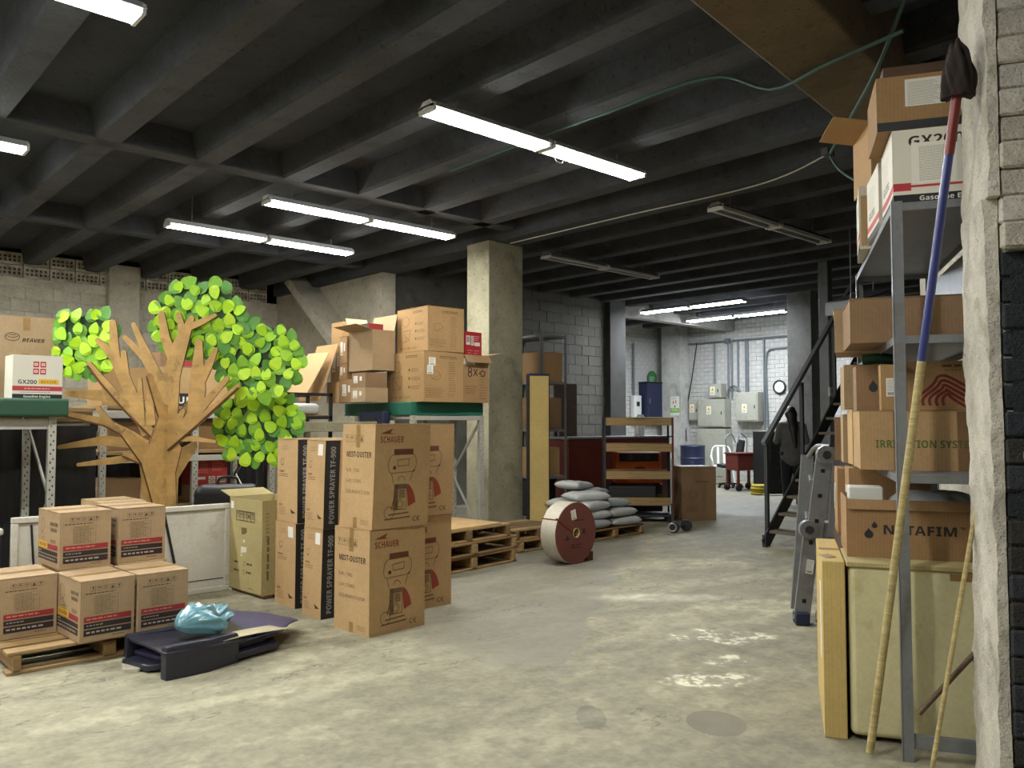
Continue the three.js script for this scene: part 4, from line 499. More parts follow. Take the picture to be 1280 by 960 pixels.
{ const t = thing('pallet_rack', 'slotted white steel rack holding the green deck, at the hall side', 'rack', 0, 0, 0);
  for (const x of [1.78, -0.7]) { post(t, x - 0.03, -7.62, 1.5); post(t, x - 0.03, -8.5, 1.5); braces(t, x, -7.68, -8.5, 1.5, -1); }
  part(t, 'beam', rb(2.5, 0.09, 0.05, 0.005), M.steelW, 0.54, 1.44, -7.66); part(t, 'beam', rb(2.5, 0.09, 0.05, 0.005), M.steelW, 0.54, 1.44, -8.5);
  const g = thing('deck_slab', 'dark green deck slab lying on the slotted rack under the white engine carton', 'deck', 0.52, 1.5, -8.02); part(g, 'slab_body', rb(2.72, 0.15, 1.0, 0.025, 2), M.green, 0, 0.075, 0); }
carton('white engine carton with red stripe and four red pictograms on the green deck', [1.5, 1.65, -7.72], [0.37, 0.37, 0.3], 0, { mat: M.cardWhite, flaps: false, prints: [['front', PM.gxFront]] });
carton('plain brown carton behind and above the white engine carton', [1.45, 1.65, -8.2], [0.48, 0.74, 0.3], 0, { tone: 4, prints: [['front', PM.beaver, 0, 0.5, 1, 1], tapeOn('front', 0.44, 0.84, 0.12, 0.15), tapeOn('front', 0.42, 0.5, 0.14, 0.06)] });
{ const t = thing('black_sheeting', 'black plastic sheeting hung over goods under the green deck', 'sheeting', 0.75, 0, -8.62); seed(41); const g = new THREE.PlaneGeometry(3.3, 1.42, 60, 12); g.translate(0, 0.71, 0); const p = g.attributes.position; for (let i = 0; i < p.count; i++) p.setZ(i, 0.025 * Math.sin(p.getX(i) * 13) + 0.02 * Math.sin(p.getX(i) * 31 + p.getY(i) * 3)); g.computeVertexNormals(); const b = g.clone(); b.translate(0, 0, -0.01); part(t, 'sheet', join([g, b]), M.sheet); }
{ const t = thing('added_dark_curtain', 'added black curtain darkening the back of the rack behind the tree', 'curtain', 3.55, 0, -9.95); const g = new THREE.PlaneGeometry(2.7, 1.5, 60, 8); g.translate(0, 0.75, 0); const p = g.attributes.position; for (let i = 0; i < p.count; i++) p.setZ(i, 0.025 * Math.sin(p.getX(i) * 11) + 0.02 * Math.sin(p.getX(i) * 27 + p.getY(i) * 3)); g.computeVertexNormals(); const b = g.clone(); b.translate(0, 0, -0.01); part(t, 'sheet', join([g, b]), M.sheet); }  // added black sheet, stands in for the darkness behind the rack
{ const t = thing('tool_chest', 'dark navy chest under the green deck behind the engine cartons', 'chest', 1.05, 0, -7.2); part(t, 'chest_body', rb(0.55, 0.62, 0.36, 0.02), M.navy, 0, 0.31, 0); part(t, 'lid', rb(0.57, 0.05, 0.38, 0.015), M.white, 0, 0.645, 0); }
{ const t = thing('steel_rack', 'open slotted steel rack filled with cartons behind the plywood tree', 'rack', 0, 0, 0);
  for (const x of [2.5, 3.42, 4.3]) { post(t, x - 0.03, -8.75, 1.62); post(t, x - 0.03, -9.75, 1.62); braces(t, x, -8.8, -9.75, 1.62, 1); }
  for (const [y, m] of [[0.02, M.wood[3]], [0.55, M.wood[3]], [1.12, M.wood[2]], [1.585, M.wood[2]]]) part(t, 'shelf', rb(1.86, 0.035, 1.02, 0.004), m, 3.4, y + 0.02, -9.27);
  for (const y of [0.5, 1.07, 1.53]) part(t, 'beam', rb(1.86, 0.06, 0.04, 0.004), M.steelW, 3.4, y, -8.765); }
const R = 1.6225;
carton('wide carton with a black lettered band on top of the rack behind the tree', [3.05, R, -8.86], [0.85, 0.42, 0.5], 0, { tone: 2, prints: [['front', PM.fuji, 0.1, 0.0, 0.6, 0.34, 'black_band']] });
carton('flat white-lidded carton lying on the lettered carton', [3.08, R + 0.422, -8.88], [0.5, 0.16, 0.4], 3, { tone: 5, prints: [['top', M.labelWhite, 0.02, 0.05, 0.98, 0.95, 'label', 0.004], ['front', M.cardRed, 0.35, 0.1, 0.8, 0.7, 'red_panel', 0.002]] });
carton('worn brown carton on top of the rack near the branch tips', [2.52, R, -8.9], [0.48, 0.4, 0.5], 0, { tone: 1 });
carton('pale carton standing at the rack end beside the leaf panels', [3.94, R, -8.9], [0.4, 0.34, 0.4], 0, { tone: 0 });
carton('red carton with barcode label on the rack shelf beside the tree trunk', [3.47, 0.7675, -8.88], [0.36, 0.34, 0.38], 0, { mat: M.cardRed, flaps: false, prints: [['front', PM.redLow]] });
carton('brown carton under the red carton on the rack shelf', [3.47, 0.5925, -8.86], [0.38, 0.172, 0.4], 0, { tone: 3 });
carton('brown carton on the middle shelf behind the tree trunk', [2.54, 0.5925, -8.9], [0.38, 0.28, 0.4], 0, { tone: 5 });
carton('brown carton on the lowest rack shelf under the red carton', [3.5, 0.0575, -8.9], [0.5, 0.34, 0.5], 0, { tone: 3 });
carton('brown carton at the bottom of the rack near the black sheeting', [2.55, 0.0575, -8.88], [0.3, 0.3, 0.4], 0, { tone: 5 });
carton('small carton on the upper shelf right behind the tree trunk', [2.6, 1.1575, -8.9], [0.4, 0.3, 0.4], 0, { tone: 3 });
carton('tan carton on the upper shelf above the red carton', [3.5, 1.1575, -8.9], [0.5, 0.3, 0.4], 0, { tone: 1 });
{ const t = thing('wooden_planks', 'stack of pale planks across the rack between tree branches', 'planks', 1.95, 1.46, -8.95, 0); for (let k = 0; k < 3; k++) part(t, 'plank', chamfer(0.95, 0.045, 0.16, 0.004), M.wood[2], 0, 0.0225 + k * 0.047, k * 0.02, k); const q = thing('trestle', 'grey steel trestle under the pale planks', 'trestle', 1.95, 0, -8.95, 0); for (const x of [-0.4, 0.4]) for (const s of [-1, 1]) part(q, 'leg', rod([x, 0.01, s * 0.22], [x, 1.43, s * 0.03], 0.017), M.steelW); part(q, 'top_bar', rb(0.95, 0.05, 0.07, 0.005), M.steelW, 0, 1.435, 0); }
{ const t = thing('black_case', 'large black padded case on the floor behind the leaf panel pole', 'case', 3.46, 0, -8.0, -30); part(t, 'case_body', rb(0.62, 0.42, 0.3, 0.09, 4), M.black, 0, 0.62, 0); part(t, 'handle', tube([[-0.1, 0.82, 0], [-0.08, 0.89, 0], [0.08, 0.89, 0], [0.1, 0.82, 0]], 0.012), M.rubber); part(t, 'stand', rb(0.56, 0.42, 0.28, 0.02), M.blackSteel, 0, 0.21, 0); }
// black stand with a bundle, beside the leaf panel
{ const t = thing('metal_stand', 'black metal frame stand beside the teal deck', 'stand', 4.05, 0, -7.62, 0); for (const x of [-0.24, 0.24]) for (const z of [-0.3, 0.18]) part(t, 'leg', bx(0.03, 1.75, 0.03), M.blackSteel, x, 0.875, z); for (const z of [-0.3, 0.18]) { part(t, 'rail', bx(0.51, 0.03, 0.03), M.blackSteel, 0, 1.735, z); part(t, 'rail', bx(0.51, 0.03, 0.03), M.blackSteel, 0, 1.5, z); } for (const x of [-0.24, 0.24]) part(t, 'rail', bx(0.03, 0.03, 0.48), M.blackSteel, x, 1.5, -0.06); part(t, 'tray', bx(0.5, 0.01, 0.5), M.wood[3], 0, 1.52, -0.06);
  const b = thing('paper_bundle', 'grey wrapped bundle lying in the black stand', 'bundle', 4.05, 1.526, -7.68, 8); part(b, 'bundle_body', rb(0.36, 0.12, 0.3, 0.05, 3), M.bag, 0, 0.06, 0);
  const c = thing('concrete_plank', 'grey boards lying across the rack below the black stand', 'boards', 4.25, 1.36, -7.3, 0); part(c, 'board', rb(0.9, 0.1, 0.2, 0.006), M.conc, 0, 0.05, 0);
  const d = thing('board_trestle', 'slotted steel leg frame under the grey boards', 'frame', 4.25, 0, -7.3, 0); for (const x of [-0.3, 0.36]) part(d, 'leg', rb(0.05, 1.36, 0.05, 0.004), M.steelW, x, 0.68, 0); }
// teal deck on the second rack, against the pillar
{ const t = thing('carton_rack', 'slotted white steel rack under the teal deck, beside the concrete pillar', 'rack', 0, 0, 0);
  for (const x of [5.3, 6.28]) { post(t, x - 0.03, -7.38, 1.53); post(t, x - 0.03, -8.5, 1.53); braces(t, x, -7.44, -7.95, 1.53, 1); post(t, x - 0.03, -7.9, 1.53); }
  for (const z of [-7.4, -8.5]) part(t, 'beam', rb(1.06, 0.05, 0.04, 0.004), M.steelW, 5.79, 1.5, z);
  for (const z of [-7.46, -8.4]) part(t, 'gusset', rb(0.1, 0.1, 0.01, 0.003), M.steelW, 5.42, 1.42, z);
  const g = thing('deck_slab', 'teal deck slab under the pile of old cartons', 'deck', 5.78, 1.53, -8.08); part(g, 'slab_body', rb(1.06, 0.15, 1.38, 0.012, 2), M.teal, 0, 0.075, 0);
  const b = thing('tool_box', 'dark blue plastic box hung at the end of the teal deck', 'box', 5.18, 1.34, -8.0); part(b, 'box_body', rb(0.1, 0.24, 0.5, 0.02), M.navy, 0, 0.12, 0); part(b, 'emblem', rb(0.006, 0.1, 0.22, 0.002), M.darkSteel, -0.052, 0.12, 0); part(b, 'hook', rb(0.16, 0.012, 0.12, 0.003), M.darkSteel, 0.02, 0.19 - 0.02, 0.1);
  const s = thing('black_sack', 'dark rounded sack standing inside the rack beside the pillar', 'sack', 5.95, 0, -8.1); part(s, 'sack_body', crumple(0.22, 0.55, 0.2, 91, 0.12), M.black, 0, 0.2, 0); }
const U = 1.68;
carton('large brown carton with diagrams, lower of the two at the rack corner', [5.33, U, -7.25], [0.56, 0.565, 0.72], 0, { tone: 1, prints: [['left', PM.big1], ['front', PM.big2], lab('front', 0.12, 0.72, 0.17, 0.16), lab('front', 0.08, 0.55, 0.15, 0.17)] });
carton('large brown carton with diagrams, upper of the two at the rack corner', [5.38, U + 0.567, -7.25], [0.5, 0.5, 0.62], -2, { tone: 1, prints: [['left', PM.big1], ['front', PM.big2]] });
carton('brown carton with hand-drawn black marks and open flaps, against the pillar', [5.9, U, -7.26], [0.38, 0.55, 0.5], 0, { tone: 3, open: true, flapsOpen: [['right', 12, 0.22], ['front', -50, 0.12]], prints: [['front', PM.bxo], lab('front', 0.0, 0.8, 0.45, 0.12)] });
carton('red carton with white labels tilted in the open carton by the pillar', [6.0, U + 0.32, -7.36], [0.28, 0.52, 0.3], 6, { mat: M.cardRed, flaps: false, prints: [['front', PM.redBox]] });
carton('open carton with raised flaps in the middle of the pile', [5.02, U + 0.36, -7.80], [0.3, 0.46, 0.5], 0, { tone: 4, open: true, flapsOpen: [['left', 12, 0.22], ['back', 62, 0.2], ['right', 78, 0.2]], prints: [tapeOn('left', 0.5, 0.55, 0.03, 0.2)] });
carton('small red and grey carton inside the open carton of the pile', [5.06, U + 0.43, -7.95], [0.2, 0.48, 0.28], 0, { mat: M.cardRed, flaps: false, prints: [['left', M.darkSteel, 0.5, 0.72, 1, 1, 'grey_panel']] });
for (const [x, y, z, w, h, d, turn, tone, label, pr] of [
  [4.93, 0, -7.80, 0.3, 0.165, 0.3, 0, 4, 'small carton with torn labels, lowest at the edge of the teal deck', 1], [4.94, 0.167, -7.81, 0.28, 0.165, 0.28, 1, 5, 'small grey-brown carton with a black stamp above the lowest one', 1],
  [4.98, 0, -8.14, 0.25, 0.27, 0.28, 0, 3, 'reddish brown carton with torn labels at the back of the teal deck', 1], [5.0, 0.272, -8.31, 0.26, 0.19, 0.17, 0, 3, 'reddish brown carton lying on the torn-label carton', 1],
  [4.98, 0, -8.45, 0.26, 0.25, 0.28, 0, 0, 'carton with a greenish printed side at the far end of the teal deck', 0], [5.0, 0.464, -8.31, 0.24, 0.32, 0.17, 0, 3, 'tall reddish carton with white labels high on the pile', 1],
  [5.04, 0.252, -8.5, 0.22, 0.42, 0.24, 0, 1, 'narrow upright carton with punched hand hole on the pile', 1], [5.06, 0.674, -8.51, 0.3, 0.3, 0.26, 0, 1, 'leaning carton with red print at the top of the pile', 0]])
  carton(label, [x, U + y, z], [w, h, d], turn, { tone, prints: pr ? [lab('left', 0.15, 0.3, 0.3, 0.5), lab('left', 0.6, 0.45, 0.16, 0.3, M.labelWhite)] : [] });
{ const t = thing('collapsed_carton', 'flattened brown carton leaning at the far end of the pile', 'box', 4.86, 1.68, -8.72, 0); part(t, 'panel', rb(0.01, 0.72, 0.5, 0.002), M.card[1], 0.0, 0.36, 0, 0, 0, -20); part(t, 'panel', rb(0.01, 0.62, 0.4, 0.002), M.card[0], -0.18, 0.33, 0.06, 8, 0, -32); }
{ const t = thing('cardboard_roll', 'upright yellowish roll standing far behind the pile', 'roll', 6.6, 0, -13.8); part(t, 'roll_body', cyl(0.12, 0.12, 3.0, 20), M.cardGold, 0, 1.5, 0); }
// ---------- middle of the hall ----------
{ const t = thing('tall_carton', 'tall narrow golden board carton leaning against the concrete pillar', 'carton', 7.44, 0, -7.62, -22); part(t, 'carton_body', rb(0.27, 2.06, 0.1, 0.006), M.cardGold, 0, 1.03, 0); for (const s of [-1, 1]) part(t, 'edge_strip', bx(0.008, 2.06, 0.104), M.blackSteel, s * 0.138, 1.03, 0); part(t, 'end_cap', rb(0.285, 0.03, 0.11, 0.004), M.navy, 0, 2.07, 0); }
{ const t = thing('metal_shelving', 'grey slotted metal shelving beside the pillar holding brown cartons', 'shelving', 8.33, 0, -8.65); const H = 2.72;
  for (const [x, z] of [[-0.235, 0.45], [0.235, 0.45], [-0.235, -0.45], [0.235, -0.45]]) { part(t, 'upright', join([bx(0.04, H, 0.004), (() => { const g = bx(0.004, H, 0.04); g.translate(x < 0 ? -0.018 : 0.018, 0, z > 0 ? -0.018 : 0.018); return g; })()]), M.steelG, x, H / 2, z); }
  for (const y of [0.1, 0.68, 1.35, 2.03, 2.7]) { part(t, 'shelf', join([bx(0.47, 0.004, 0.9), ...[-1, 1].flatMap((s) => [(() => { const g = bx(0.47, 0.035, 0.003); g.translate(0, -0.016, s * 0.449); return g; })(), (() => { const g = bx(0.003, 0.035, 0.9); g.translate(s * 0.233, -0.016, 0); return g; })()])]), M.steelG, 0, y, 0); } }
for (const [y, h, tone, label, dz, w] of [[2.035, 0.42, 3, 'brown carton on the top level of the metal shelving', -8.24, 0.42], [1.355, 0.45, 5, 'dark brown carton on the middle level of the metal shelving', -8.26, 0.42], [0.685, 0.4, 1, 'brown carton on the lower level of the metal shelving', -8.28, 0.4]]) carton(label, [8.12, y, dz], [w, h, 0.62], 0, { tone });
{ const t = thing('storage_tray', 'dark blue tray pushed to the side on the top shelving level', 'tray', 8.44, 2.035, -8.98); part(t, 'tray_body', rb(0.22, 0.12, 0.12, 0.01), M.navy, 0, 0.06, 0); }
{ const t = thing('black_bin', 'black bin on the bottom level of the metal shelving', 'bin', 8.33, 0.105, -8.6); part(t, 'bin_body', rb(0.4, 0.5, 0.5, 0.03, 2), M.black, 0, 0.25, 0); part(t, 'rim', rb(0.42, 0.03, 0.52, 0.01), M.rubber, 0, 0.51, 0); }
{ const t = thing('cabinet_door', 'loose brown cabinet door standing upright beside the metal shelving', 'door panel', 9.92, 0, -9.5, 0); part(t, 'door_leaf', rb(0.54, 2.1, 0.03, 0.004), M.brown, 0, 1.05, 0); part(t, 'handle', rb(0.02, 0.2, 0.03, 0.006), M.steelG, -0.2, 1.3, 0.03); }
{ const t = thing('red_workbench', 'long dark red steel workbench behind the wooden trolley', 'workbench', 10.55, 0, -9.05, 0); part(t, 'bench_body', rb(2.6, 1.18, 0.5, 0.01), M.rust, 0, 0.59, 0); part(t, 'bench_top', rb(2.66, 0.035, 0.56, 0.006), M.steelG, 0, 1.1975, 0); for (const x of [-0.9, 0, 0.9]) part(t, 'door_panel', rb(0.8, 1.0, 0.02, 0.006), M.rust, x, 0.55, 0.255); }
{ const t = thing('spray_bottle', 'small white bottle standing on the red workbench', 'bottle', 11.15, 1.215, -8.95); part(t, 'bottle_body', mUV(new THREE.LatheGeometry([[0, 0], [0.05, 0], [0.055, 0.04], [0.05, 0.16], [0.02, 0.22], [0.02, 0.25], [0, 0.25]].map(([x, y]) => new THREE.Vector2(x, y)), 16)), M.plasticWhite); part(t, 'cap', cyl(0.022, 0.022, 0.04, 12), M.plasticWhite, 0, 0.27, 0); }
{ const t = thing('water_filter', 'white upright filter canister on the red workbench', 'canister', 11.35, 1.215, -9.05); part(t, 'canister_body', cyl(0.07, 0.07, 0.34, 20), M.plasticWhite, 0, 0.17, 0); part(t, 'cap', cyl(0.05, 0.06, 0.03, 16), M.plasticWhite, 0, 0.355, 0); }
{ const t = thing('generator', 'orange machine with two black round gauges behind the wooden trolley', 'machine', 10.3, 0, -8.3, -40); part(t, 'housing', rb(0.72, 0.5, 0.4, 0.03, 2), M.orange, 0, 0.73, 0); part(t, 'gauge_panel', rb(0.62, 0.13, 0.03, 0.02), M.black, 0, 0.9, 0.2); for (const x of [-0.13, 0.13]) { const g = cyl(0.045, 0.045, 0.03, 20); g.rotateX(PI / 2); part(t, 'gauge', g, M.darkSteel, x, 0.9, 0.23); } const e = new THREE.PlaneGeometry(0.3, 0.2); part(t, 'emblem', e, PM.engine, 0.02, 0.73, 0.2015); part(t, 'base', rb(0.74, 0.48, 0.42, 0.01), M.blackSteel, 0, 0.24, 0); }
{ const t = thing('wooden_trolley', 'four-shelf trolley with steel posts and pale wooden shelf boards', 'trolley', 9.6, 0, -7.72, -46); const w = 0.98, d = 0.52;
  for (const [x, z] of [[-1, 1], [1, 1], [-1, -1], [1, -1]]) part(t, 'post', rb(0.028, 1.5, 0.028, 0.003), x > 0 && z > 0 ? M.rust : M.darkSteel, x * w / 2, 0.77, z * d / 2);
  for (const y of [0.3, 0.68, 1.08, 1.46]) { part(t, 'edge_board', chamfer(w - 0.03, 0.115, 0.022, 0.003), M.wood[2], 0, y, d / 2 + 0.0); part(t, 'edge_board', chamfer(w - 0.03, 0.115, 0.022, 0.003), M.wood[1], 0, y, -d / 2); part(t, 'shelf_board', rb(w - 0.03, 0.015, d - 0.03, 0.003), M.wood[3], 0, y - 0.045, 0); for (const s of [-1, 1]) part(t, 'side_rail', rb(0.02, 0.03, d, 0.003), M.darkSteel, s * (w / 2 - 0.004), y - 0.03, 0); }
  part(t, 'lower_frame', rb(w, 0.03, d, 0.004), M.darkSteel, 0, 0.09, 0); for (const [x, z] of [[-1, 1], [1, 1], [-1, -1], [1, -1]]) { const g = cyl(0.04, 0.04, 0.03, 16); g.rotateX(PI / 2); part(t, 'castor', g, M.rubber, x * (w / 2 - 0.05), 0.04, z * (d / 2 - 0.04)); } }
{ const t = thing('paper_sheets', 'white sheets spread over the top of the wooden trolley', 'paper', 9.6, 1.5185, -7.72, -46); part(t, 'sheet', bx(0.6, 0.006, 0.5), M.labelWhite, 0.18, 0.003, 0.04, 6); part(t, 'sheet', bx(0.46, 0.005, 0.44), M.brown, -0.22, 0.0026, 0, -5); }
{ const t = thing('dark_crate', 'black plastic crate on the lowest trolley board', 'crate', 9.55, 0.2635, -7.72, -46); part(t, 'crate_body', rb(0.7, 0.26, 0.4, 0.02), M.black, -0.06, 0.13, 0); }
{ const t = thing('hand_truck', 'folded hand truck with a chrome-capped wheel beside the trolley', 'hand truck', 8.86, 0, -6.52, -30); const g = cyl(0.075, 0.075, 0.07, 24); g.rotateZ(PI / 2); g.rotateY(60 * D); const wh = part(t, 'wheel', g, M.rubber, 0, 0.075, 0); const c = new THREE.TorusGeometry(0.05, 0.012, 8, 24); c.rotateY(150 * D); part(wh, 'hubcap', mUV(c), M.alu, -0.03, 0, 0.018); part(t, 'shaft', rod([0.0, 0.12, -0.04], [0.12, 0.34, -0.35], 0.014), M.darkSteel); part(t, 'frame', rod([0.12, 0.34, -0.35], [0.16, 0.95, -0.42], 0.014), M.steelG); part(t, 'axle', rod([-0.02, 0.075, 0], [0.22, 0.075, -0.13], 0.012), M.darkSteel); const w2 = part(t, 'wheel', g, M.rubber, 0.24, 0.075, -0.14); }
carton('brown carton with a pale lid standing alone on the floor beside the trolley', [10.02, 0, -7.23], [0.53, 0.79, 0.45], -35, { tone: 5, prints: [['front', PM.big2, 0.1, 0.1, 0.9, 0.8], ['top', M.labelWhite, 0.08, 0.3, 0.9, 0.95, 'label', 0.004]] });
// bags of powder on a pallet
pallet('grey weathered pallet carrying the pile of white sacks', 7.92, 0, -7.12, 1.2, 0.8, 3, 0.13, 3);
function pillow(w, h, d, sd) { const n = 14, g = new THREE.PlaneGeometry(1, 1, n, n), p = g.attributes.position; seed(sd); const k = [rr(4, 9), rr(4, 9), rr(0, 6), rr(0, 6)]; const half = (sgn) => { const q = g.clone(), a = q.attributes.position; for (let i = 0; i < a.count; i++) { const u = p.getX(i) * 2, v = p.getY(i) * 2, e = Math.pow(Math.max(0, (1 - u ** 4) * (1 - v ** 4)), 0.42), wob = 0.08 * Math.sin(u * k[0] + k[2]) * Math.cos(v * k[1] + k[3]); a.setXYZ(i, u * w / 2 * (1 - 0.05 * e), h / 2 + sgn * h / 2 * e * (1 + wob * (sgn > 0 ? 1 : 0)) , -v * d / 2 * (1 - 0.04 * e)); } if (sgn < 0) { const id = q.index.array; for (let i = 0; i < id.length; i += 3) { const s = id[i]; id[i] = id[i + 1]; id[i + 1] = s; } } return q; };
  const m = mergeVertices(mergeGeometries([half(1), half(-1)].map((q) => q.deleteAttribute('normal').deleteAttribute('uv'))), 1e-4); m.computeVertexNormals(); return mUV(m); }
{ const bag1 = pillow(0.56, 0.11, 0.36, 5), bag2 = pillow(0.54, 0.12, 0.38, 9); let n = 0; const where = ['at the pallet edge beside the reel', 'in the middle of the pallet', 'at the far side of the pallet']; const lay = ['bottom', 'second', 'third', 'fourth', 'top'];
  for (const [layer, x, z, turn, rx] of [[0, 7.55, -7.02, 5, 0], [0, 8.15, -7.03, -3, 0], [0, 7.64, -7.46, 2, 0], [0, 8.14, -7.5, 6, 0], [1, 7.58, -7.05, -4, 0], [1, 8.12, -7.06, 4, 0], [1, 7.66, -7.46, 0, 0], [1, 8.1, -7.48, -5, 0], [2, 7.6, -7.06, 8, 0], [2, 8.06, -7.15, -8, 0], [2, 7.7, -7.5, 3, 0], [3, 7.62, -7.12, -12, 0], [3, 8.0, -7.42, 14, 0], [4, 7.72, -7.42, 20, 0]]) {
    const b = thing('powder_sack', `pale grey sack of powder, ${lay[layer]} layer of the pile beside the cable reel`, 'sack', x + 0.06, 0.131 + layer * 0.113, z + 0.12, turn, 'sacks piled on the grey pallet'); part(b, 'sack_body', n % 2 ? bag1 : bag2, n++ % 3 ? M.bag : M.bagDark, 0, 0, 0, 0, layer > 1 ? ((n * 7) % 5 - 2) * 1.6 : 0, layer > 1 ? ((n * 5) % 7 - 3) * 1.2 : 0); } }
// cable reel
{ const t = thing('cable_reel', 'maroon cardboard reel wrapped in white film standing on its edge', 'reel', 6.2, 0.315, -5.9, 2); const roll = (r, h, n = 40) => { const g = cyl(r, r, h, n); g.rotateX(PI / 2); return g; };
  const ring = (R2, r, d, bev) => { const s = new THREE.Shape(); s.absarc(0, 0, R2, 0, 2 * PI); const h = new THREE.Path(); h.absarc(0, 0, r, 0, 2 * PI, true); s.holes.push(h); const g = new THREE.ExtrudeGeometry(s, { depth: d, bevelEnabled: false, curveSegments: 40 }); return mUV(g); };
  part(t, 'flange', ring(0.312, 0.052, 0.008), M.maroon, 0, 0, 0.1); part(t, 'flange', ring(0.312, 0.052, 0.008), M.maroon, 0, 0, -0.108); part(t, 'wound_cable', ring(0.3, 0.053, 0.198), M.wrap, 0, 0, -0.099);
  const f = ring(0.315, 0.3, 0.2); part(t, 'film', f, M.wrap, 0, 0, -0.1); part(t, 'core', ring(0.052, 0.044, 0.23), M.poleWood, 0, 0, -0.115);
  part(t, 'strap', rb(0.31, 0.016, 0.004, 0.001), M.poleRed, -0.175, 0.09, 0.1105, 0, 0, -32); part(t, 'strap', bx(0.004, 0.014, 0.22), M.poleRed, -0.277, 0.152, 0, 0, 0, 0); const l = new THREE.PlaneGeometry(0.075, 0.1); part(t, 'label', l, PM.label, -0.04, 0.19, 0.1095, 0, 0, 12); part(t, 'print', new THREE.PlaneGeometry(0.5, 0.5), PM.spoolPrint, 0, 0, 0.109); part(t, 'wedge', rb(0.1, 0.09, 0.05, 0.005), M.maroon, 0.26, -0.27, 0.05); }
// ---------- the bright bay behind ----------
{ const w = 17.995, box = (label, y0, y1, z0, z1, d, extra) => { const t = thing('electrical_panel', label, 'electrical panel', w - 0.005, y0, (z0 + z1) / 2, 0); const W = Math.abs(z1 - z0), H = y1 - y0; part(t, 'enclosure', rb(d, H, W, 0.012), M.panelGrey, -d / 2, H / 2, 0); part(t, 'door', rb(0.02, H - 0.06, W - 0.06, 0.006), M.panelGrey, -d - 0.006, H / 2, 0); part(t, 'latch', rb(0.02, 0.08, 0.02, 0.004), M.darkSteel, -d - 0.02, H / 2, W / 2 - 0.08); const q = new THREE.PlaneGeometry(0.14, 0.21); q.rotateY(-PI / 2); part(t, 'warning_label', q, PM.warn, -d - 0.018, H * (extra ?? 0.6), -0.05); return t; };
  box('wide grey electrical panel with warning label, lowest and largest of the switchboards', 1.32, 2.03, -12.25, -11.45, 0.3); box('small grey electrical panel above the wide one', 2.06, 2.42, -11.95, -11.58, 0.25, 0.5); box('narrow grey electrical panel beside the wide one', 1.48, 2.02, -12.62, -12.29, 0.16); box('grey electrical panel with yellow warning label near the wall clock', 1.46, 2.18, -11.14, -10.52, 0.3, 0.45);
  const b = thing('cable_cabinet', 'grey floor cabinet below the wide electrical panel', 'cabinet', 17.83, 0, -11.85); part(b, 'cabinet_body', rb(0.3, 1.28, 0.85, 0.01), M.panelGrey, 0, 0.64, 0); part(b, 'door', rb(0.02, 1.1, 0.7, 0.005), M.panelGrey, -0.16, 0.64, 0);
  const r = thing('conduit_run', 'grey conduit pipes climbing the white brick wall above the panels', 'conduits', 17.89, 0, 0); const yT = 3.5;
  for (const [z, y0] of [[-11.9, 2.42], [-11.5, 2.03], [-11.4, 2.03], [-11.22, 1.4], [-11.0, 2.18], [-10.95, 2.18], [-10.5, 1.3]]) part(r, 'pipe', rod([0.07, y0, z], [0.07, yT, z], 0.022), M.conduit);
  part(r, 'pipe', rod([0.07, yT, -12.7], [0.07, yT, -9], 0.025), M.conduit); part(r, 'pipe', tube([[0.07, 1.3, -10.42], [0.07, 3.1, -10.42], [0.07, 3.2, -10.35], [0.07, 3.22, -10.2], [0.07, 3.22, -8.6]], 0.022, 40), M.conduit); part(r, 'pipe', tube([[0.0, 2.1, -11.5], [0, 2.3, -11.45], [0, 2.35, -11.3], [0, 2.25, -11.15], [0.0, 2.1, -11.1]], 0.022, 24), M.conduit); part(r, 'cable', tube([[0.02, 3.5, -12.4], [0.0, 2.6, -12.55], [0.0, 1.6, -12.75], [-0.2, 0.95, -12.6]], 0.014, 30), M.black);
  part(r, 'junction_box', rb(0.1, 0.12, 0.12, 0.01), M.conduit, 0.05, 3.5, -11.5);
  const c = thing('wall_clock', 'round black-rimmed wall clock on the white brick wall', 'clock', 17.985, 2.29, -10.1); const rim = new THREE.TorusGeometry(0.15, 0.022, 10, 32); rim.rotateY(PI / 2); part(c, 'rim', mUV(rim), M.black, -0.02, 0, 0); const fc = new THREE.CircleGeometry(0.15, 32); fc.rotateY(-PI / 2); part(c, 'face', fc, PM.clock, -0.02, 0, 0); }
{ const t = thing('pressure_meter', 'white meter box fixed on the side wall of the bay', 'meter', 16.78, 1.42, -13.59); part(t, 'case', rb(0.3, 0.72, 0.14, 0.02), M.plasticWhite, 0, 0.36, 0.07); part(t, 'display', rb(0.12, 0.12, 0.01, 0.004), M.black, 0, 0.5, 0.145); part(t, 'conduit', rod([-0.05, 0.72, 0.05], [-0.05, 2.1, 0.05], 0.03), M.conduit); }
{ const t = thing('wall_cabinet', 'dark blue cabinet on the side wall of the bay beside the white meter', 'cabinet', 17.36, 1.5, -13.59); part(t, 'cabinet_body', rb(0.74, 0.98, 0.3, 0.015), M.navy, 0, 0.49, 0.15); part(t, 'top_board', rb(0.78, 0.03, 0.32, 0.005), M.black, 0, 0.99, 0.16); part(t, 'handle', rb(0.02, 0.14, 0.02, 0.004), M.steelG, -0.3, 0.5, 0.31); }
{ const t = thing('round_sign', 'round green sign above the dark blue cabinet', 'sign', 17.55, 2.62, -13.6); const g = cyl(0.2, 0.2, 0.015, 32); g.rotateX(PI / 2); part(t, 'plate', g, M.green, 0, 0, 0.012); const f = new THREE.CircleGeometry(0.19, 32); part(t, 'print', f, PM.greenSign, 0, 0, 0.021); }
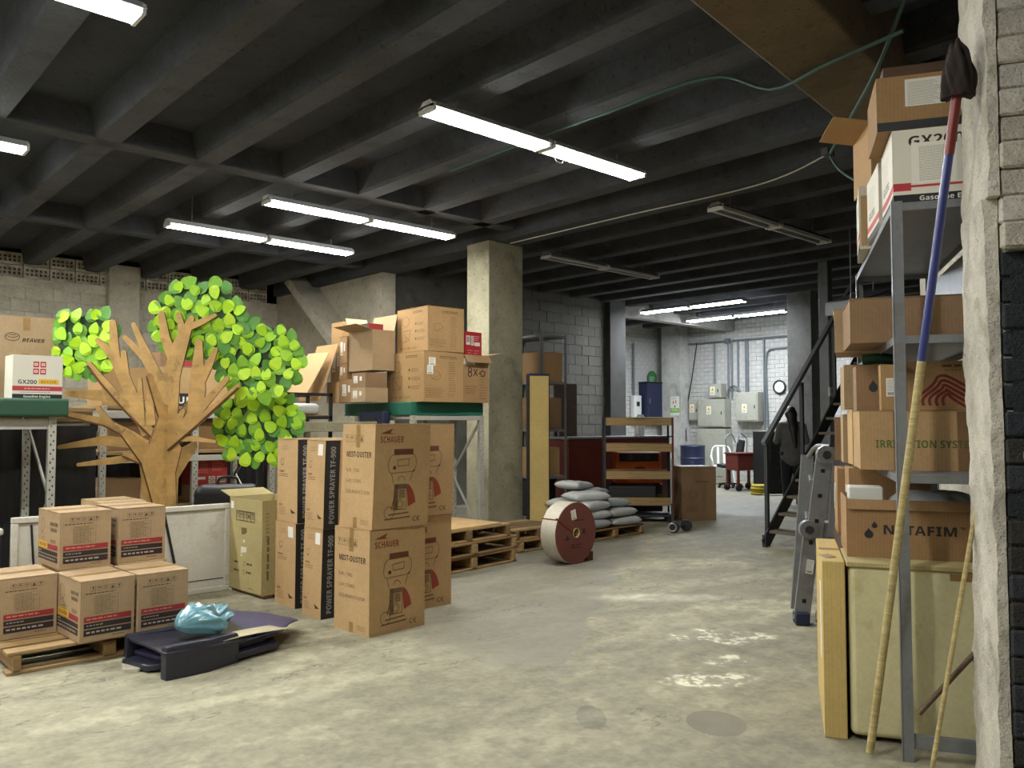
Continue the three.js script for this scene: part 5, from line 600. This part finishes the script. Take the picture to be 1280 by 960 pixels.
{ const t = thing('notice_poster', 'white and green notice on the bay pillar', 'poster', 17.585, 1.62, -12.88); const g = new THREE.PlaneGeometry(0.28, 0.5); g.rotateY(-PI / 2); part(t, 'print', g, PM.notice, -0.004, 0.25, 0); part(t, 'backing', bx(0.004, 0.5, 0.28), M.white, 0, 0.25, 0); }
{ const t = thing('steel_drum', 'dark blue steel drum standing in the bright bay', 'drum', 16.25, 0, -11.4); const pts = [[0, 0], [0.285, 0], [0.29, 0.02], [0.285, 0.04], [0.285, 0.28], [0.3, 0.3], [0.285, 0.32], [0.285, 0.58], [0.3, 0.6], [0.285, 0.62], [0.285, 0.86], [0.295, 0.88], [0.285, 0.9], [0.27, 0.89], [0.27, 0.875], [0, 0.875]]; part(t, 'drum_body', toCreasedNormals(mUV(new THREE.LatheGeometry(pts.map(([x, y]) => new THREE.Vector2(x, y)), 32)), 0.6), M.navy); part(t, 'bung', cyl(0.03, 0.03, 0.02, 12), M.steelG, 0.15, 0.885, 0.05); }
{ const t = thing('plastic_chair', 'white moulded plastic armchair in the bright bay', 'chair', 16.5, 0, -10.75, -50); part(t, 'seat', rb(0.46, 0.035, 0.44, 0.015, 2), M.plasticWhite, 0, 0.43, 0);
  for (const [x, z] of [[-1, 1], [1, 1], [-1, -1], [1, -1]]) part(t, 'leg', rod([x * 0.25, 0, z * 0.24], [x * 0.2, 0.43, z * 0.19], 0.022), M.plasticWhite);
  part(t, 'back_frame', tube([[-0.21, 0.43, -0.2], [-0.22, 0.72, -0.25], [-0.16, 0.86, -0.28], [0, 0.88, -0.29], [0.16, 0.86, -0.28], [0.22, 0.72, -0.25], [0.21, 0.43, -0.2]], 0.022, 40), M.plasticWhite); for (const x of [-0.07, 0.07]) part(t, 'back_slat', rb(0.05, 0.42, 0.012, 0.004), M.plasticWhite, x, 0.65, -0.24, 0, -10); for (const s of [-1, 1]) part(t, 'armrest', tube([[s * 0.22, 0.66, -0.22], [s * 0.27, 0.65, 0.05], [s * 0.26, 0.6, 0.18], [s * 0.22, 0.43, 0.18]], 0.022, 24), M.plasticWhite); }
{ const t = thing('office_chair', 'black padded office chair turned towards the red desk', 'chair', 15.85, 0, -10.15, -132); part(t, 'seat', rb(0.48, 0.08, 0.46, 0.035, 3), M.black, 0, 0.48, 0); part(t, 'backrest', rb(0.44, 0.48, 0.07, 0.06, 4), M.black, 0, 0.82, -0.24, 0, -8); part(t, 'back_post', rb(0.06, 0.3, 0.02, 0.005), M.blackSteel, 0, 0.55, -0.26); part(t, 'column', cyl(0.03, 0.03, 0.36, 14), M.blackSteel, 0, 0.27, 0); for (let k = 0; k < 5; k++) { const a = k * 2 * PI / 5; part(t, 'base_arm', bar([0, 0.1, 0], [Math.cos(a) * 0.27, 0.07, Math.sin(a) * 0.27], 0.035, 0.04), M.blackSteel); part(t, 'castor', mUV(new THREE.SphereGeometry(0.03, 12, 8)), M.rubber, Math.cos(a) * 0.27, 0.03, Math.sin(a) * 0.27); } }
{ const t = thing('red_cart', 'dark red steel cart with a handle and small wheels in the bright bay', 'cart', 15.45, 0, -9.55, -20); part(t, 'tray', rb(0.62, 0.34, 0.42, 0.015), M.rust, 0, 0.6, 0); part(t, 'top', rb(0.66, 0.03, 0.46, 0.006), M.rust, 0, 0.785, 0); for (const [x, z] of [[-1, 1], [1, 1], [-1, -1], [1, -1]]) { part(t, 'leg', rb(0.05, 0.36, 0.05, 0.005), M.rust, x * 0.28, 0.26, z * 0.18); const g = cyl(0.07, 0.07, 0.05, 18); g.rotateX(PI / 2); part(t, 'wheel', g, M.rubber, x * 0.28, 0.07, z * 0.2); } for (const s of [-1, 1]) part(t, 'handle', tube([[s * 0.25, 0.8, -0.2], [s * 0.27, 1.1, -0.24], [s * 0.12, 1.2, -0.25], [s * 0.02, 1.0, -0.22]], 0.014, 20), M.steelG); }
{ const t = thing('black_cabinet', 'black steel drawer cabinet beside the red cart', 'cabinet', 15.35, 0, -8.85, -20); part(t, 'cabinet_body', rb(0.5, 1.26, 0.5, 0.012), M.black, 0, 0.63, 0); for (let k = 0; k < 4; k++) { const d = part(t, 'drawer', rb(0.44, 0.27, 0.02, 0.006), M.blackSteel, 0, 0.18 + k * 0.3, 0.255); part(d, 'pull', rb(0.14, 0.02, 0.02, 0.004), M.darkSteel, 0, 0.06, 0.018); } }
{ const t = thing('hose_coil', 'low yellow coil of hose on the floor beside the black cabinet', 'hose', 14.75, 0, -8.75); for (let k = 0; k < 4; k++) { const g = new THREE.TorusGeometry(0.16 - (k % 2) * 0.012, 0.026, 8, 28); g.rotateX(PI / 2); part(t, 'turn', mUV(g), M.yellow, 0, 0.027 + k * 0.05, 0); } part(t, 'tail', tube([[-0.1, 0.03, 0.12], [-0.2, 0.016, 0.3], [0.1, 0.016, 0.42]], 0.014), M.wire); }
{ const t = thing('wall_switch_box', 'small white switch box on the slim column beside the staircase', 'switch box', 12.15, 1.85, -5.955); part(t, 'box_body', rb(0.16, 0.14, 0.03, 0.008), M.plasticWhite, 0, 0.07, 0.0); part(t, 'button', rb(0.04, 0.04, 0.01, 0.003), M.poleRed, 0, 0.08, 0.018); }
// ---------- steel staircase ----------
{ const t = thing('steel_staircase', 'dark steel staircase with wooden treads and a single handrail', 'staircase', 8.75, 0, -4.66); const n = 14, run = 0.205, rise = 0.19, w = 0.84;
  for (const z of [-w / 2, w / 2]) part(t, 'stringer', bar([-0.1, 0.02, z], [n * run - 0.05, n * rise + 0.05, z], 0.17, 0.02), M.darkSteel);
  for (let k = 0; k < n; k++) part(t, 'tread', chamfer(0.25, 0.035, w - 0.03, 0.005), M.treadWood, k * run + 0.1, (k + 1) * rise - 0.02, 0);
  part(t, 'foot', rb(0.05, 0.14, 0.05, 0.004), M.darkSteel, -0.09, 0.07, -w / 2); part(t, 'foot', rb(0.05, 0.14, 0.05, 0.004), M.darkSteel, -0.09, 0.07, w / 2);
  part(t, 'rail_post', rb(0.045, 1.18, 0.045, 0.006), M.darkSteel, 0.0, 0.66, -w / 2 - 0.02); part(t, 'rail_post', rb(0.045, 1.0, 0.045, 0.006), M.darkSteel, 0.86, 1.45, -w / 2 - 0.02); part(t, 'rail_post', rb(0.045, 1.0, 0.045, 0.006), M.darkSteel, 1.75, 2.25, -w / 2 - 0.02);
  part(t, 'handrail', bar([-0.06, 1.2, -w / 2 - 0.02], [2.5, 3.52, -w / 2 - 0.02], 0.055, 0.05), M.steelG); part(t, 'landing', rb(1.6, 0.06, w + 0.3, 0.006), M.darkSteel, n * run + 0.75, n * rise, 0.1); part(t, 'landing_leg', rb(0.06, n * rise, 0.06, 0.005), M.darkSteel, n * run + 1.45, n * rise / 2, 0.45); part(t, 'landing_leg', rb(0.06, n * rise, 0.06, 0.005), M.darkSteel, n * run + 1.45, n * rise / 2, -0.35); }
{ const t = thing('hung_panel', 'bent grey sheet panel hung from the ceiling above the staircase', 'panel', 10.4, 2.98, -5.05); part(t, 'sheet', rb(1.0, 0.03, 0.5, 0.004), M.steelG, 0, 0.1, 0.38, 0, 0, 14); part(t, 'lip', rb(0.02, 0.16, 0.5, 0.003), M.steelG, -0.48, -0.1, 0.38); for (const x of [-0.3, 0.35]) part(t, 'hanger', rod([x, 0.1 + x * 0.25, 0.38], [x, 1.2, 0.38], 0.008), M.steelG); }
{ const t = thing('storage_tote', 'pale plastic tote under the stair treads', 'tote', 9.35, 0, -4.55); part(t, 'tote_body', rb(0.3, 0.24, 0.4, 0.03, 2), M.bagDark, 0, 0.12, 0); part(t, 'lid', rb(0.32, 0.03, 0.42, 0.01), M.plasticWhite, 0, 0.255, 0); part(t, 'latch', rb(0.01, 0.06, 0.06, 0.003), M.navy, -0.162, 0.23, 0); }
carton('stacked pale cartons under the upper stair treads', [9.9, 0, -4.35], [0.4, 0.9, 0.45], 0, { tone: 4 });
// folded multi-position ladder leaning beside the shelves
{ const t = thing('folding_ladder', 'folded aluminium multi-joint ladder with blue feet leaning by the shelves', 'ladder', 5.67, 0, -2.94, -50); const W = 0.16;
  const rails = [[[-0.1, 0.03, 0.05], [0.0, 0.72, 0.0]], [[0.06, 0.03, 0.05], [0.13, 0.72, 0.0]], [[0.0, 0.62, 0.04], [0.1, 1.22, -0.04]], [[0.15, 0.62, 0.04], [0.22, 1.22, -0.04]]];
  rails.forEach(([a, b], i) => { const r = part(t, 'rail', bar(a, b, 0.11, 0.035), M.alu); for (let k = 0; k < 3; k++) { const q = 0.2 + k * 0.3, p = a.map((v, j) => v + (b[j] - v) * q); part(r, 'rung_end', rb(0.028, 0.028, 0.006, 0.002), M.black, p[0], p[1], p[2] + 0.02); } });
  for (const [x, y] of [[-0.04, 0.68], [0.2, 0.66], [0.09, 1.22]]) { const g = cyl(0.065, 0.065, 0.07, 24); g.rotateX(PI / 2); const h = part(t, 'hinge', g, M.alu, x, y, 0.04); const c = cyl(0.03, 0.03, 0.02, 16); c.rotateX(PI / 2); part(h, 'hinge_pin', c, M.darkSteel, 0, 0, 0.04); }
  for (const x of [-0.1, 0.06]) part(t, 'rubber_foot', rb(0.1, 0.09, 0.12, 0.012), M.navy, x, 0.045, 0.05);
  for (let k = 0; k < 4; k++) part(t, 'rung', rod([-0.09 + k * 0.03, 0.18 + k * 0.28, -0.02], [-0.03 + k * 0.03, 0.2 + k * 0.28, -0.32], 0.016), M.alu); part(t, 'rail', bar([-0.06, 0.03, -0.3], [0.05, 1.2, -0.36], 0.09, 0.032), M.alu); const l = new THREE.PlaneGeometry(0.05, 0.1); part(t, 'label', l, PM.label, -0.045, 0.42, 0.1, 0, 0, -8); part(t, 'top_loop', tube([[0.05, 1.18, -0.36], [0.08, 1.27, -0.2], [0.14, 1.28, -0.02]], 0.016), M.alu); }
// ---------- person by the stairs ----------
function figure(bones, cell, lo, hi, blend = 0.05) { // smooth union of tapered capsules, meshed
  const size = Math.max(hi[0] - lo[0], hi[1] - lo[1], hi[2] - lo[2]), res = Math.ceil(size / cell) + 4, mc = new MarchingCubes(res, new THREE.MeshBasicMaterial(), false, false, 60000); const c = [(lo[0] + hi[0]) / 2, (lo[1] + hi[1]) / 2, (lo[2] + hi[2]) / 2], half = res / (res - 4) * size / 2; mc.isolation = 0;
  for (let k = 0; k < res; k++) for (let j = 0; j < res; j++) for (let i = 0; i < res; i++) { const x = c[0] + (i - res / 2) / (res / 2) * half, y = c[1] + (j - res / 2) / (res / 2) * half, z = c[2] + (k - res / 2) / (res / 2) * half; let d = 9;
    for (const [a, b, ra, rb2, fx = 1, fz = 1] of bones) { const ux = b[0] - a[0], uy = b[1] - a[1], uz = b[2] - a[2], px = x - a[0], py = y - a[1], pz = z - a[2], t = Math.min(1, Math.max(0, (px * ux + py * uy + pz * uz) / (ux * ux + uy * uy + uz * uz || 1))); const e = Math.hypot((px - ux * t) / fx, py - uy * t, (pz - uz * t) / fz) - (ra + (rb2 - ra) * t); const h = Math.max(blend - Math.abs(d - e), 0) / blend; d = Math.min(d, e) - h * h * blend / 4; }
    mc.field[i + j * res + k * res * res] = -d; }
  mc.update(); const n = mc.count, g = new THREE.BufferGeometry(); const P = mc.positionArray.slice(0, n * 3), N = mc.normalArray.slice(0, n * 3); for (let i = 0; i < n; i++) { P[3 * i] = c[0] + P[3 * i] * half; P[3 * i + 1] = c[1] + P[3 * i + 1] * half; P[3 * i + 2] = c[2] + P[3 * i + 2] * half; } g.setAttribute('position', new THREE.BufferAttribute(P, 3)); g.setAttribute('normal', new THREE.BufferAttribute(N, 3)); const q = mergeVertices(g.deleteAttribute('normal'), 1e-5); q.computeVertexNormals(); return mUV(q);
}
{ const t = thing('person', 'person with long dark hair in a grey top, back turned, standing behind the staircase', 'person', 13.3, 0, -7.25, 128);
  // faces local +z; slight forward lean, forearms held in front
  const hip = [[-0.09, 0.92, 0], [0.09, 0.92, 0]], skinBones = [
    [[0, 0.95, -0.01], [0, 1.12, 0.01], 0.15, 0.12, 1.15, 0.9], [[0, 1.12, 0.01], [0, 1.34, 0.05], 0.12, 0.135, 1.15, 0.8], [[-0.16, 1.38, 0.05], [0.16, 1.38, 0.05], 0.06, 0.06], [[0, 1.38, 0.06], [0, 1.47, 0.08], 0.055, 0.05],
    [[-0.09, 0.92, -0.02], [-0.1, 0.5, 0.02], 0.105, 0.065], [[-0.1, 0.5, 0.02], [-0.1, 0.1, -0.03], 0.062, 0.042], [[0.09, 0.92, -0.02], [0.1, 0.5, 0.04], 0.105, 0.065], [[0.1, 0.5, 0.04], [0.1, 0.1, 0.02], 0.062, 0.042], [[-0.1, 0.05, -0.04], [-0.11, 0.035, 0.12], 0.045, 0.035], [[0.1, 0.05, 0.01], [0.11, 0.035, 0.17], 0.045, 0.035],
    [[-0.19, 1.37, 0.05], [-0.25, 1.12, 0.06], 0.052, 0.042], [[-0.25, 1.12, 0.06], [-0.12, 1.12, 0.28], 0.042, 0.03], [[0.19, 1.37, 0.05], [0.25, 1.12, 0.06], 0.052, 0.042], [[0.25, 1.12, 0.06], [0.12, 1.14, 0.28], 0.042, 0.03]];
  const head = [[[0, 1.57, 0.12], [0, 1.62, 0.11], 0.082, 0.09, 0.92, 1.08], [[0, 1.53, 0.16], [0, 1.56, 0.16], 0.05, 0.05], [[0, 1.575, 0.215], [0, 1.56, 0.228], 0.012, 0.016], [[-0.083, 1.585, 0.11], [-0.085, 1.6, 0.105], 0.018, 0.018], [[0.083, 1.585, 0.11], [0.085, 1.6, 0.105], 0.018, 0.018], [[0, 1.4, 0.07], [0, 1.52, 0.11], 0.05, 0.05]];
  const hands = []; for (const s of [-1, 1]) { const hx = s * 0.11, hy = 1.125 + (s > 0 ? 0.015 : 0), hz = 0.3; hands.push([[hx, hy, hz], [hx - s * 0.02, hy, hz + 0.05], 0.026, 0.028, 1.1, 0.9]); for (let f = 0; f < 4; f++) { const o = (f - 1.5) * 0.017, l = [0.05, 0.058, 0.054, 0.042][f]; hands.push([[hx - s * 0.02, hy + o, hz + 0.06], [hx - s * 0.03, hy + o - 0.008, hz + 0.06 + l * 0.6], 0.0095, 0.0085], [[hx - s * 0.03, hy + o - 0.008, hz + 0.06 + l * 0.6], [hx - s * 0.055, hy + o - 0.016, hz + 0.06 + l], 0.0085, 0.0075]); } hands.push([[hx, hy + 0.03, hz + 0.02], [hx - s * 0.035, hy + 0.045, hz + 0.06], 0.011, 0.009]); }
  const body = mergeGeometries([figure(skinBones, 0.016, [-0.34, 0, -0.2], [0.34, 1.5, 0.34]), figure(head, 0.006, [-0.12, 1.38, -0.02], [0.12, 1.74, 0.25], 0.03), figure(hands.slice(0, 10), 0.005, [-0.17, 1.06, 0.26], [-0.03, 1.2, 0.4], 0.012), figure(hands.slice(10), 0.005, [0.03, 1.06, 0.26], [0.17, 1.2, 0.4], 0.012)].map((g) => stripped(g)));
  part(t, 'body', body, M.skin);
  part(t, 'top', figure([[[0, 0.86, -0.02], [0, 0.98, -0.01], 0.185, 0.175, 1.1, 0.92], [[0, 0.98, -0.01], [0, 1.14, 0.01], 0.168, 0.138, 1.15, 0.9], [[0, 1.12, 0.01], [0, 1.34, 0.05], 0.138, 0.15, 1.15, 0.8], [[-0.16, 1.38, 0.05], [0.16, 1.38, 0.05], 0.073, 0.073], [[-0.19, 1.37, 0.05], [-0.25, 1.12, 0.06], 0.064, 0.053], [[0.19, 1.37, 0.05], [0.25, 1.12, 0.06], 0.064, 0.053], [[-0.25, 1.12, 0.06], [-0.17, 1.12, 0.2], 0.052, 0.043], [[0.25, 1.12, 0.06], [0.17, 1.13, 0.2], 0.052, 0.043]], 0.018, [-0.34, 0.64, -0.24], [0.34, 1.5, 0.3], 0.04), M.shirt);
  part(t, 'trousers', figure([[[-0.09, 0.9, -0.02], [-0.1, 0.5, 0.02], 0.12, 0.08], [[-0.1, 0.5, 0.02], [-0.1, 0.12, -0.03], 0.078, 0.06], [[0.09, 0.9, -0.02], [0.1, 0.5, 0.04], 0.12, 0.08], [[0.1, 0.5, 0.04], [0.1, 0.12, 0.02], 0.078, 0.06], [[0, 0.88, -0.03], [0, 0.94, -0.02], 0.155, 0.15, 1.05, 0.9]], 0.018, [-0.28, 0.04, -0.22], [0.28, 1.1, 0.2], 0.04), M.trousers);
  part(t, 'hair', figure([[[0, 1.6, 0.075], [0, 1.645, 0.09], 0.1, 0.092, 0.95, 1.05], [[0, 1.58, 0.03], [-0.02, 1.35, -0.05], 0.085, 0.065, 1.1, 0.7], [[-0.02, 1.35, -0.05], [-0.03, 1.02, -0.16], 0.06, 0.03, 1.1, 0.7]], 0.012, [-0.16, 0.95, -0.26], [0.14, 1.78, 0.2], 0.05), M.hair);
  for (const s of [-1, 1]) part(t, 'shoe', figure([[[s * 0.1, 0.05, s > 0 ? 0.01 : -0.04], [s * 0.11, 0.04, s > 0 ? 0.17 : 0.12], 0.052, 0.042]], 0.012, [s * 0.105 - 0.08, -0.02, -0.12], [s * 0.105 + 0.08, 0.12, 0.24], 0.03), M.rubber); }
// ---------- the shelves at the right ----------
const SH = [2.425, 1.835, 1.225];
{ const [x, z] = sk(0.97, 0.22); const t = thing('grey_shelving', 'tall grey steel shelving by the whitewashed brick pier, loaded with cartons', 'shelving', x, 0, z, SKROT); const L = 1.94, W = 0.42, H = 2.435;   // local x: across, local -z: away
  for (const sx of [-1, 1]) for (const sz of [-1, 1]) part(t, 'upright', join([bx(0.045, H, 0.004), (() => { const g = bx(0.004, H, 0.045); g.translate(sx * 0.0205, 0, -sz * 0.0205); return g; })()]), M.steelG, sx * (W / 2 - 0.0), H / 2, sz * L / 2);
  for (const y of SH) part(t, 'shelf', join([bx(W + 0.04, 0.004, L), ...[-1, 1].flatMap((s) => [(() => { const g = bx(W + 0.04, 0.035, 0.003); g.translate(0, -0.0155, s * (L / 2 - 0.002)); return g; })(), (() => { const g = bx(0.003, 0.035, L); g.translate(s * (W / 2 + 0.018), -0.0155, 0); return g; })()])]), M.steelG, 0, y, 0);
  part(t, 'lower_rail', rb(W, 0.06, 0.02, 0.004), M.steelG, 0, 0.085, L / 2 - 0.02); part(t, 'back_panel', bx(0.003, 0.5, L), M.steelG, W / 2 + 0.01, 2.1, 0); }
const rc = (label, a, b, y, size, o) => { const [x, z] = sk(a, b); return carton(label, [x, y, z], size, SKROT + (o.turn ?? 0), o); };
const E2 = 0.0025;
rc('white engine carton with black band at the top of the shelves, paper sheet taped on', 0.02, 0.0, SH[0] + E2, [0.4, 0.335, 0.42], { mat: M.cardWhite, flaps: false, prints: [['front', PM.gxShelf], ['left', PM.gxSide]] });
rc('white engine carton behind the first one on the top shelf', 0.5, -0.01, SH[0] + E2, [0.38, 0.34, 0.42], { mat: M.cardWhite, flaps: false, prints: [['left', PM.gxSide]], turn: 2 });
rc('torn white and brown carton at the far end of the top shelf', 1.0, -0.06, SH[0] + E2, [0.4, 0.36, 0.45], { mat: M.cardWhite, flaps: false, turn: -3, prints: [['left', PM.gxSide], ['front', M.card[0], 0.02, 0.05, 0.16, 0.85, 'torn_patch', 0.002]] });
rc('brown carton with a printed paper sheet, topmost above the white engine carton', 0.03, -0.06, SH[0] + E2 + 0.337, [0.42, 0.25, 0.4], { tone: 3, flaps: false, prints: [lab('front', 0.28, 0.42, 0.4, 0.5, PM.paper), ['front', M.darkSteel, 0, 0, 1, 0.16, 'grey_strip']] });
{ const [x, z] = sk(0.3, 0.2); const t = thing('dark_board', 'dark plank laid over the topmost carton by the pier', 'plank', x, SH[0] + 0.5895, z, SKROT); part(t, 'plank', rb(0.46, 0.05, 0.5, 0.005), M.brown, 0, 0.025, 0); }
rc('brown carton with handwriting on the far white cartons, lid open', 0.93, 0.0, SH[0] + E2 + 0.362, [0.46, 0.34, 0.42], { tone: 1, open: true, turn: 8, flapsOpen: [['left', 10, 0.2]], prints: [['front', PM.handText]] });
rc('long worn brown carton filling the second shelf', 0.3, -0.17, SH[1] + E2, [0.57, 0.215, 0.5], { tone: 5, soft: 0.008, prints: [tapeOn('front', 0.62, 0, 0.06, 1)] });
rc('crushed carton edge sticking out behind the long worn carton', 0.86, -0.21, SH[1] + E2, [0.5, 0.24, 0.4], { tone: 4, soft: 0.012, turn: -4 });
rc('long brown carton with green lettering on the third shelf', 0.37, -0.13, SH[2] + E2, [0.56, 0.285, 0.4], { tone: 0, soft: 0.006, prints: [['front', PM.irrig]] });
[0, 1, 2].forEach((k) => rc(['first', 'second', 'third'][k] + ' narrow flat carton filed behind the green-lettered carton', 0.83 + k * 0.28, -0.13 - k * 0.03, SH[2] + E2, [0.5, 0.3 - k * 0.02, 0.2], { tone: [2, 4, 5][k], turn: 3 - k * 3, flaps: false }));
rc('small upright orange-brown carton with white label on the green-lettered carton', 0.385, -0.03, SH[2] + 0.2905, [0.09, 0.225, 0.1], { tone: 1, flaps: false, prints: [lab('front', 0.25, 0.3, 0.5, 0.4)] });
rc('carton with wavy red stripes on the green-lettered carton', 0.43, 0.09, SH[2] + 0.2905, [0.28, 0.24, 0.26], { tone: 0, flaps: false, prints: [['front', PM.stripes]] });
rc('grey-brown carton with two drop marks beside the small labelled carton', 0.52, -0.13, SH[2] + 0.2905, [0.2, 0.23, 0.2], { tone: 5, flaps: false, prints: [['front', PM.drops]] });
rc('worn carton with dark handwriting at the edge of the third shelf', 0.95, -0.16, SH[2] + 0.305, [0.3, 0.25, 0.3], { tone: 4, flaps: false, prints: [['front', PM.mark]] });
{ const [x, z] = sk(0.62, 0.0); const t = thing('spray_gun', 'green plastic spray handle lying on the cartons of the third shelf', 'sprayer', x, SH[2] + 0.5225, z, SKROT); part(t, 'barrel', tube([[-0.09, 0.03, 0], [0, 0.035, 0], [0.08, 0.025, 0]], 0.028, 16, 10), M.green); part(t, 'grip', tube([[0.05, 0.03, 0], [0.08, 0.0, 0.02], [0.1, 0.0, 0.06]], 0.018), M.black); }
rc('open brown carton with black drop logo and lettering, on the cream cabinet', 0.34, -0.2, 0.812, [0.6, 0.275, 0.42], { tone: 3, open: true, soft: 0.008, flapsOpen: [['front', -68, 0.05]], prints: [['front', PM.neta]] });
{ const [x, z] = sk(0.5, 0.0); const t = thing('grey_sack', 'olive grey cloth bundle in the open carton with the drop logo', 'sack', x, 0.98, z, SKROT); part(t, 'cloth', crumple(0.2, 0.12, 0.14, 57, 0.25), M.bagDark, 0.2, 0.03, 0); }
{ const [x, z] = sk(0.52, -0.1); const t = thing('plastic_tray', 'white plastic tray standing in the open carton with the drop logo', 'tray', x, 0.84, z, SKROT); part(t, 'tray_body', rb(0.16, 0.3, 0.12, 0.01), M.plasticWhite, 0, 0.15, 0); part(t, 'blue_clip', rb(0.03, 0.05, 0.01, 0.003), M.navy, 0.03, 0.2, 0.064); }
[0, 1].forEach((k) => rc(['reddish carton with white label behind the open logo carton', 'reddish carton with white label furthest behind the open logo carton'][k], 0.86 + k * 0.34, -0.15 - k * 0.04, 0.812 - k * 0.0, [0.4, 0.4 - k * 0.02, 0.3], { tone: 3, flaps: false, prints: [lab('left', 0.3, 0.35, 0.3, 0.4)] }));
{ const [x, z] = sk(1.45, 0.02); const t = thing('brown_cabinet', 'dark low cabinet under the reddish cartons', 'cabinet', x, 0, z, SKROT); part(t, 'cabinet_body', rb(0.4, 0.81, 0.8, 0.01), M.brown, 0, 0.405, 0); }
{ const [x, z] = sk(0.39, 0.075); const t = thing('cream_cabinet', 'cream metal cabinet with rounded lower corners behind the shelf post', 'cabinet', x, 0, z, SKROT); part(t, 'cabinet_body', rb(0.56, 0.78, 0.42, 0.03, 3), M.creamPaint, 0, 0.41, 0); part(t, 'top_board', rb(0.58, 0.022, 0.44, 0.004), M.cardOlive, 0, 0.801, 0); for (const s of [-1, 1]) part(t, 'foot', rb(0.06, 0.03, 0.36, 0.004), M.darkSteel, s * 0.2, 0.015, 0); part(t, 'corner_tape', rb(0.12, 0.03, 0.004, 0.001), M.tape, 0.2, 0.765, 0.2105); }
{ const [x, z] = sk(0.57, -0.27); const t = thing('golden_carton', 'tall thin golden carton standing beside the cream cabinet', 'carton', x, 0, z, SKROT); part(t, 'carton_body', rb(0.1, 0.81, 0.78, 0.004), M.cardGold, 0, 0.405, 0); part(t, 'paper_strip', rb(0.002, 0.36, 0.1, 0.0008), M.labelWhite, -0.0512, 0.5, 0.2); part(t, 'torn_tab', rb(0.05, 0.004, 0.09, 0.001), M.tape, -0.02, 0.812, 0.25, 20, 0, 6); part(t, 'tape', rb(0.102, 0.002, 0.04, 0.0008), M.tape, 0, 0.811, 0.0); }
// poles leaning on the shelves
function pole(label, pts, parts) { const t = thing('broom_pole', label, 'pole', pts[0][0], 0, pts[0][2]); const A = V3(pts[0][0], pts[0][1], pts[0][2]), B = V3(...pts[1]), o = A.clone().setY(0); for (const [f0, f1, r, m, nm] of parts) { const a = A.clone().lerp(B, f0).sub(o), b = A.clone().lerp(B, f1).sub(o); part(t, nm, rod(a.toArray(), b.toArray(), r, 14), m); } return [t, B.clone().sub(o), B.clone().sub(A).normalize()]; }
{ const [t, tip, dir] = pole('long wooden broom pole with blue sleeve and dark brush against the shelves', [[3.60, 0.02, -1.62], [3.385, 2.74, -1.13]], [[0, 0.62, 0.0165, M.poleWood, 'wooden_shaft'], [0.62, 0.915, 0.017, M.poleBlue, 'blue_sleeve'], [0.915, 1, 0.019, M.poleRed, 'red_socket']]); part(t, 'brush_head', crumple(0.055, 0.15, 0.06, 63, 0.3), M.bristle, tip.x + 0.01, tip.y + 0.04, tip.z, -40, 8); }
pole('thin pale bamboo stick leaning between the shelf post and the pier', [[3.585, 0.02, -1.36], [3.70, 1.32, -1.165]], [[0, 1, 0.0095, M.poleWood, 'stick']]);
pole('short dark stick leaning low beside the bamboo stick', [[3.60, 0.24, -1.41], [3.74, 0.52, -1.22]], [[0, 1, 0.011, M.brown, 'stick']]);
// cables under the ceiling
{ const t = thing('ceiling_cable', 'green cable strung below the stained beam to the shelves', 'cable', 0, 0, 0); part(t, 'span', tube([[4.38, 3.9, -1.62], [4.8, 3.62, -2.0], [5.5, 3.6, -2.5], [6.3, 3.62, -3.07]], 0.012, 30), M.cable); part(t, 'drop', tube([[6.3, 3.62, -3.07], [6.28, 3.5, -3.0], [6.0, 3.25, -2.7], [5.62, 3.06, -2.42]], 0.01, 24), M.cable); part(t, 'clip', rb(0.12, 0.06, 0.06, 0.006), M.darkSteel, 6.3, 3.64, -3.08); }
{ const t = thing('ceiling_cable', 'thin pale cable running under the girder from the pillar', 'cable', 0, 0, 0); part(t, 'span', tube([[7.3, 3.845, -8.0], [7.3, 3.845, -6], [7.3, 3.845, -4.2], [6.9, 3.83, -3.4], [6.3, 3.68, -3.08]], 0.008, 40), M.wire); }
{ const t = thing('ceiling_cable', 'dark green cable along a joist and across the stained beam', 'cable', 0, 0, 0); part(t, 'span', tube([[4.86, 3.9, -6.2], [4.86, 3.91, -4.2], [4.9, 3.9, -3.2], [4.86, 3.66, -2.75], [4.7, 3.63, -2.3], [4.6, 3.63, -1.8]], 0.012, 40), M.cable); }
renderer.render(scene, camera);
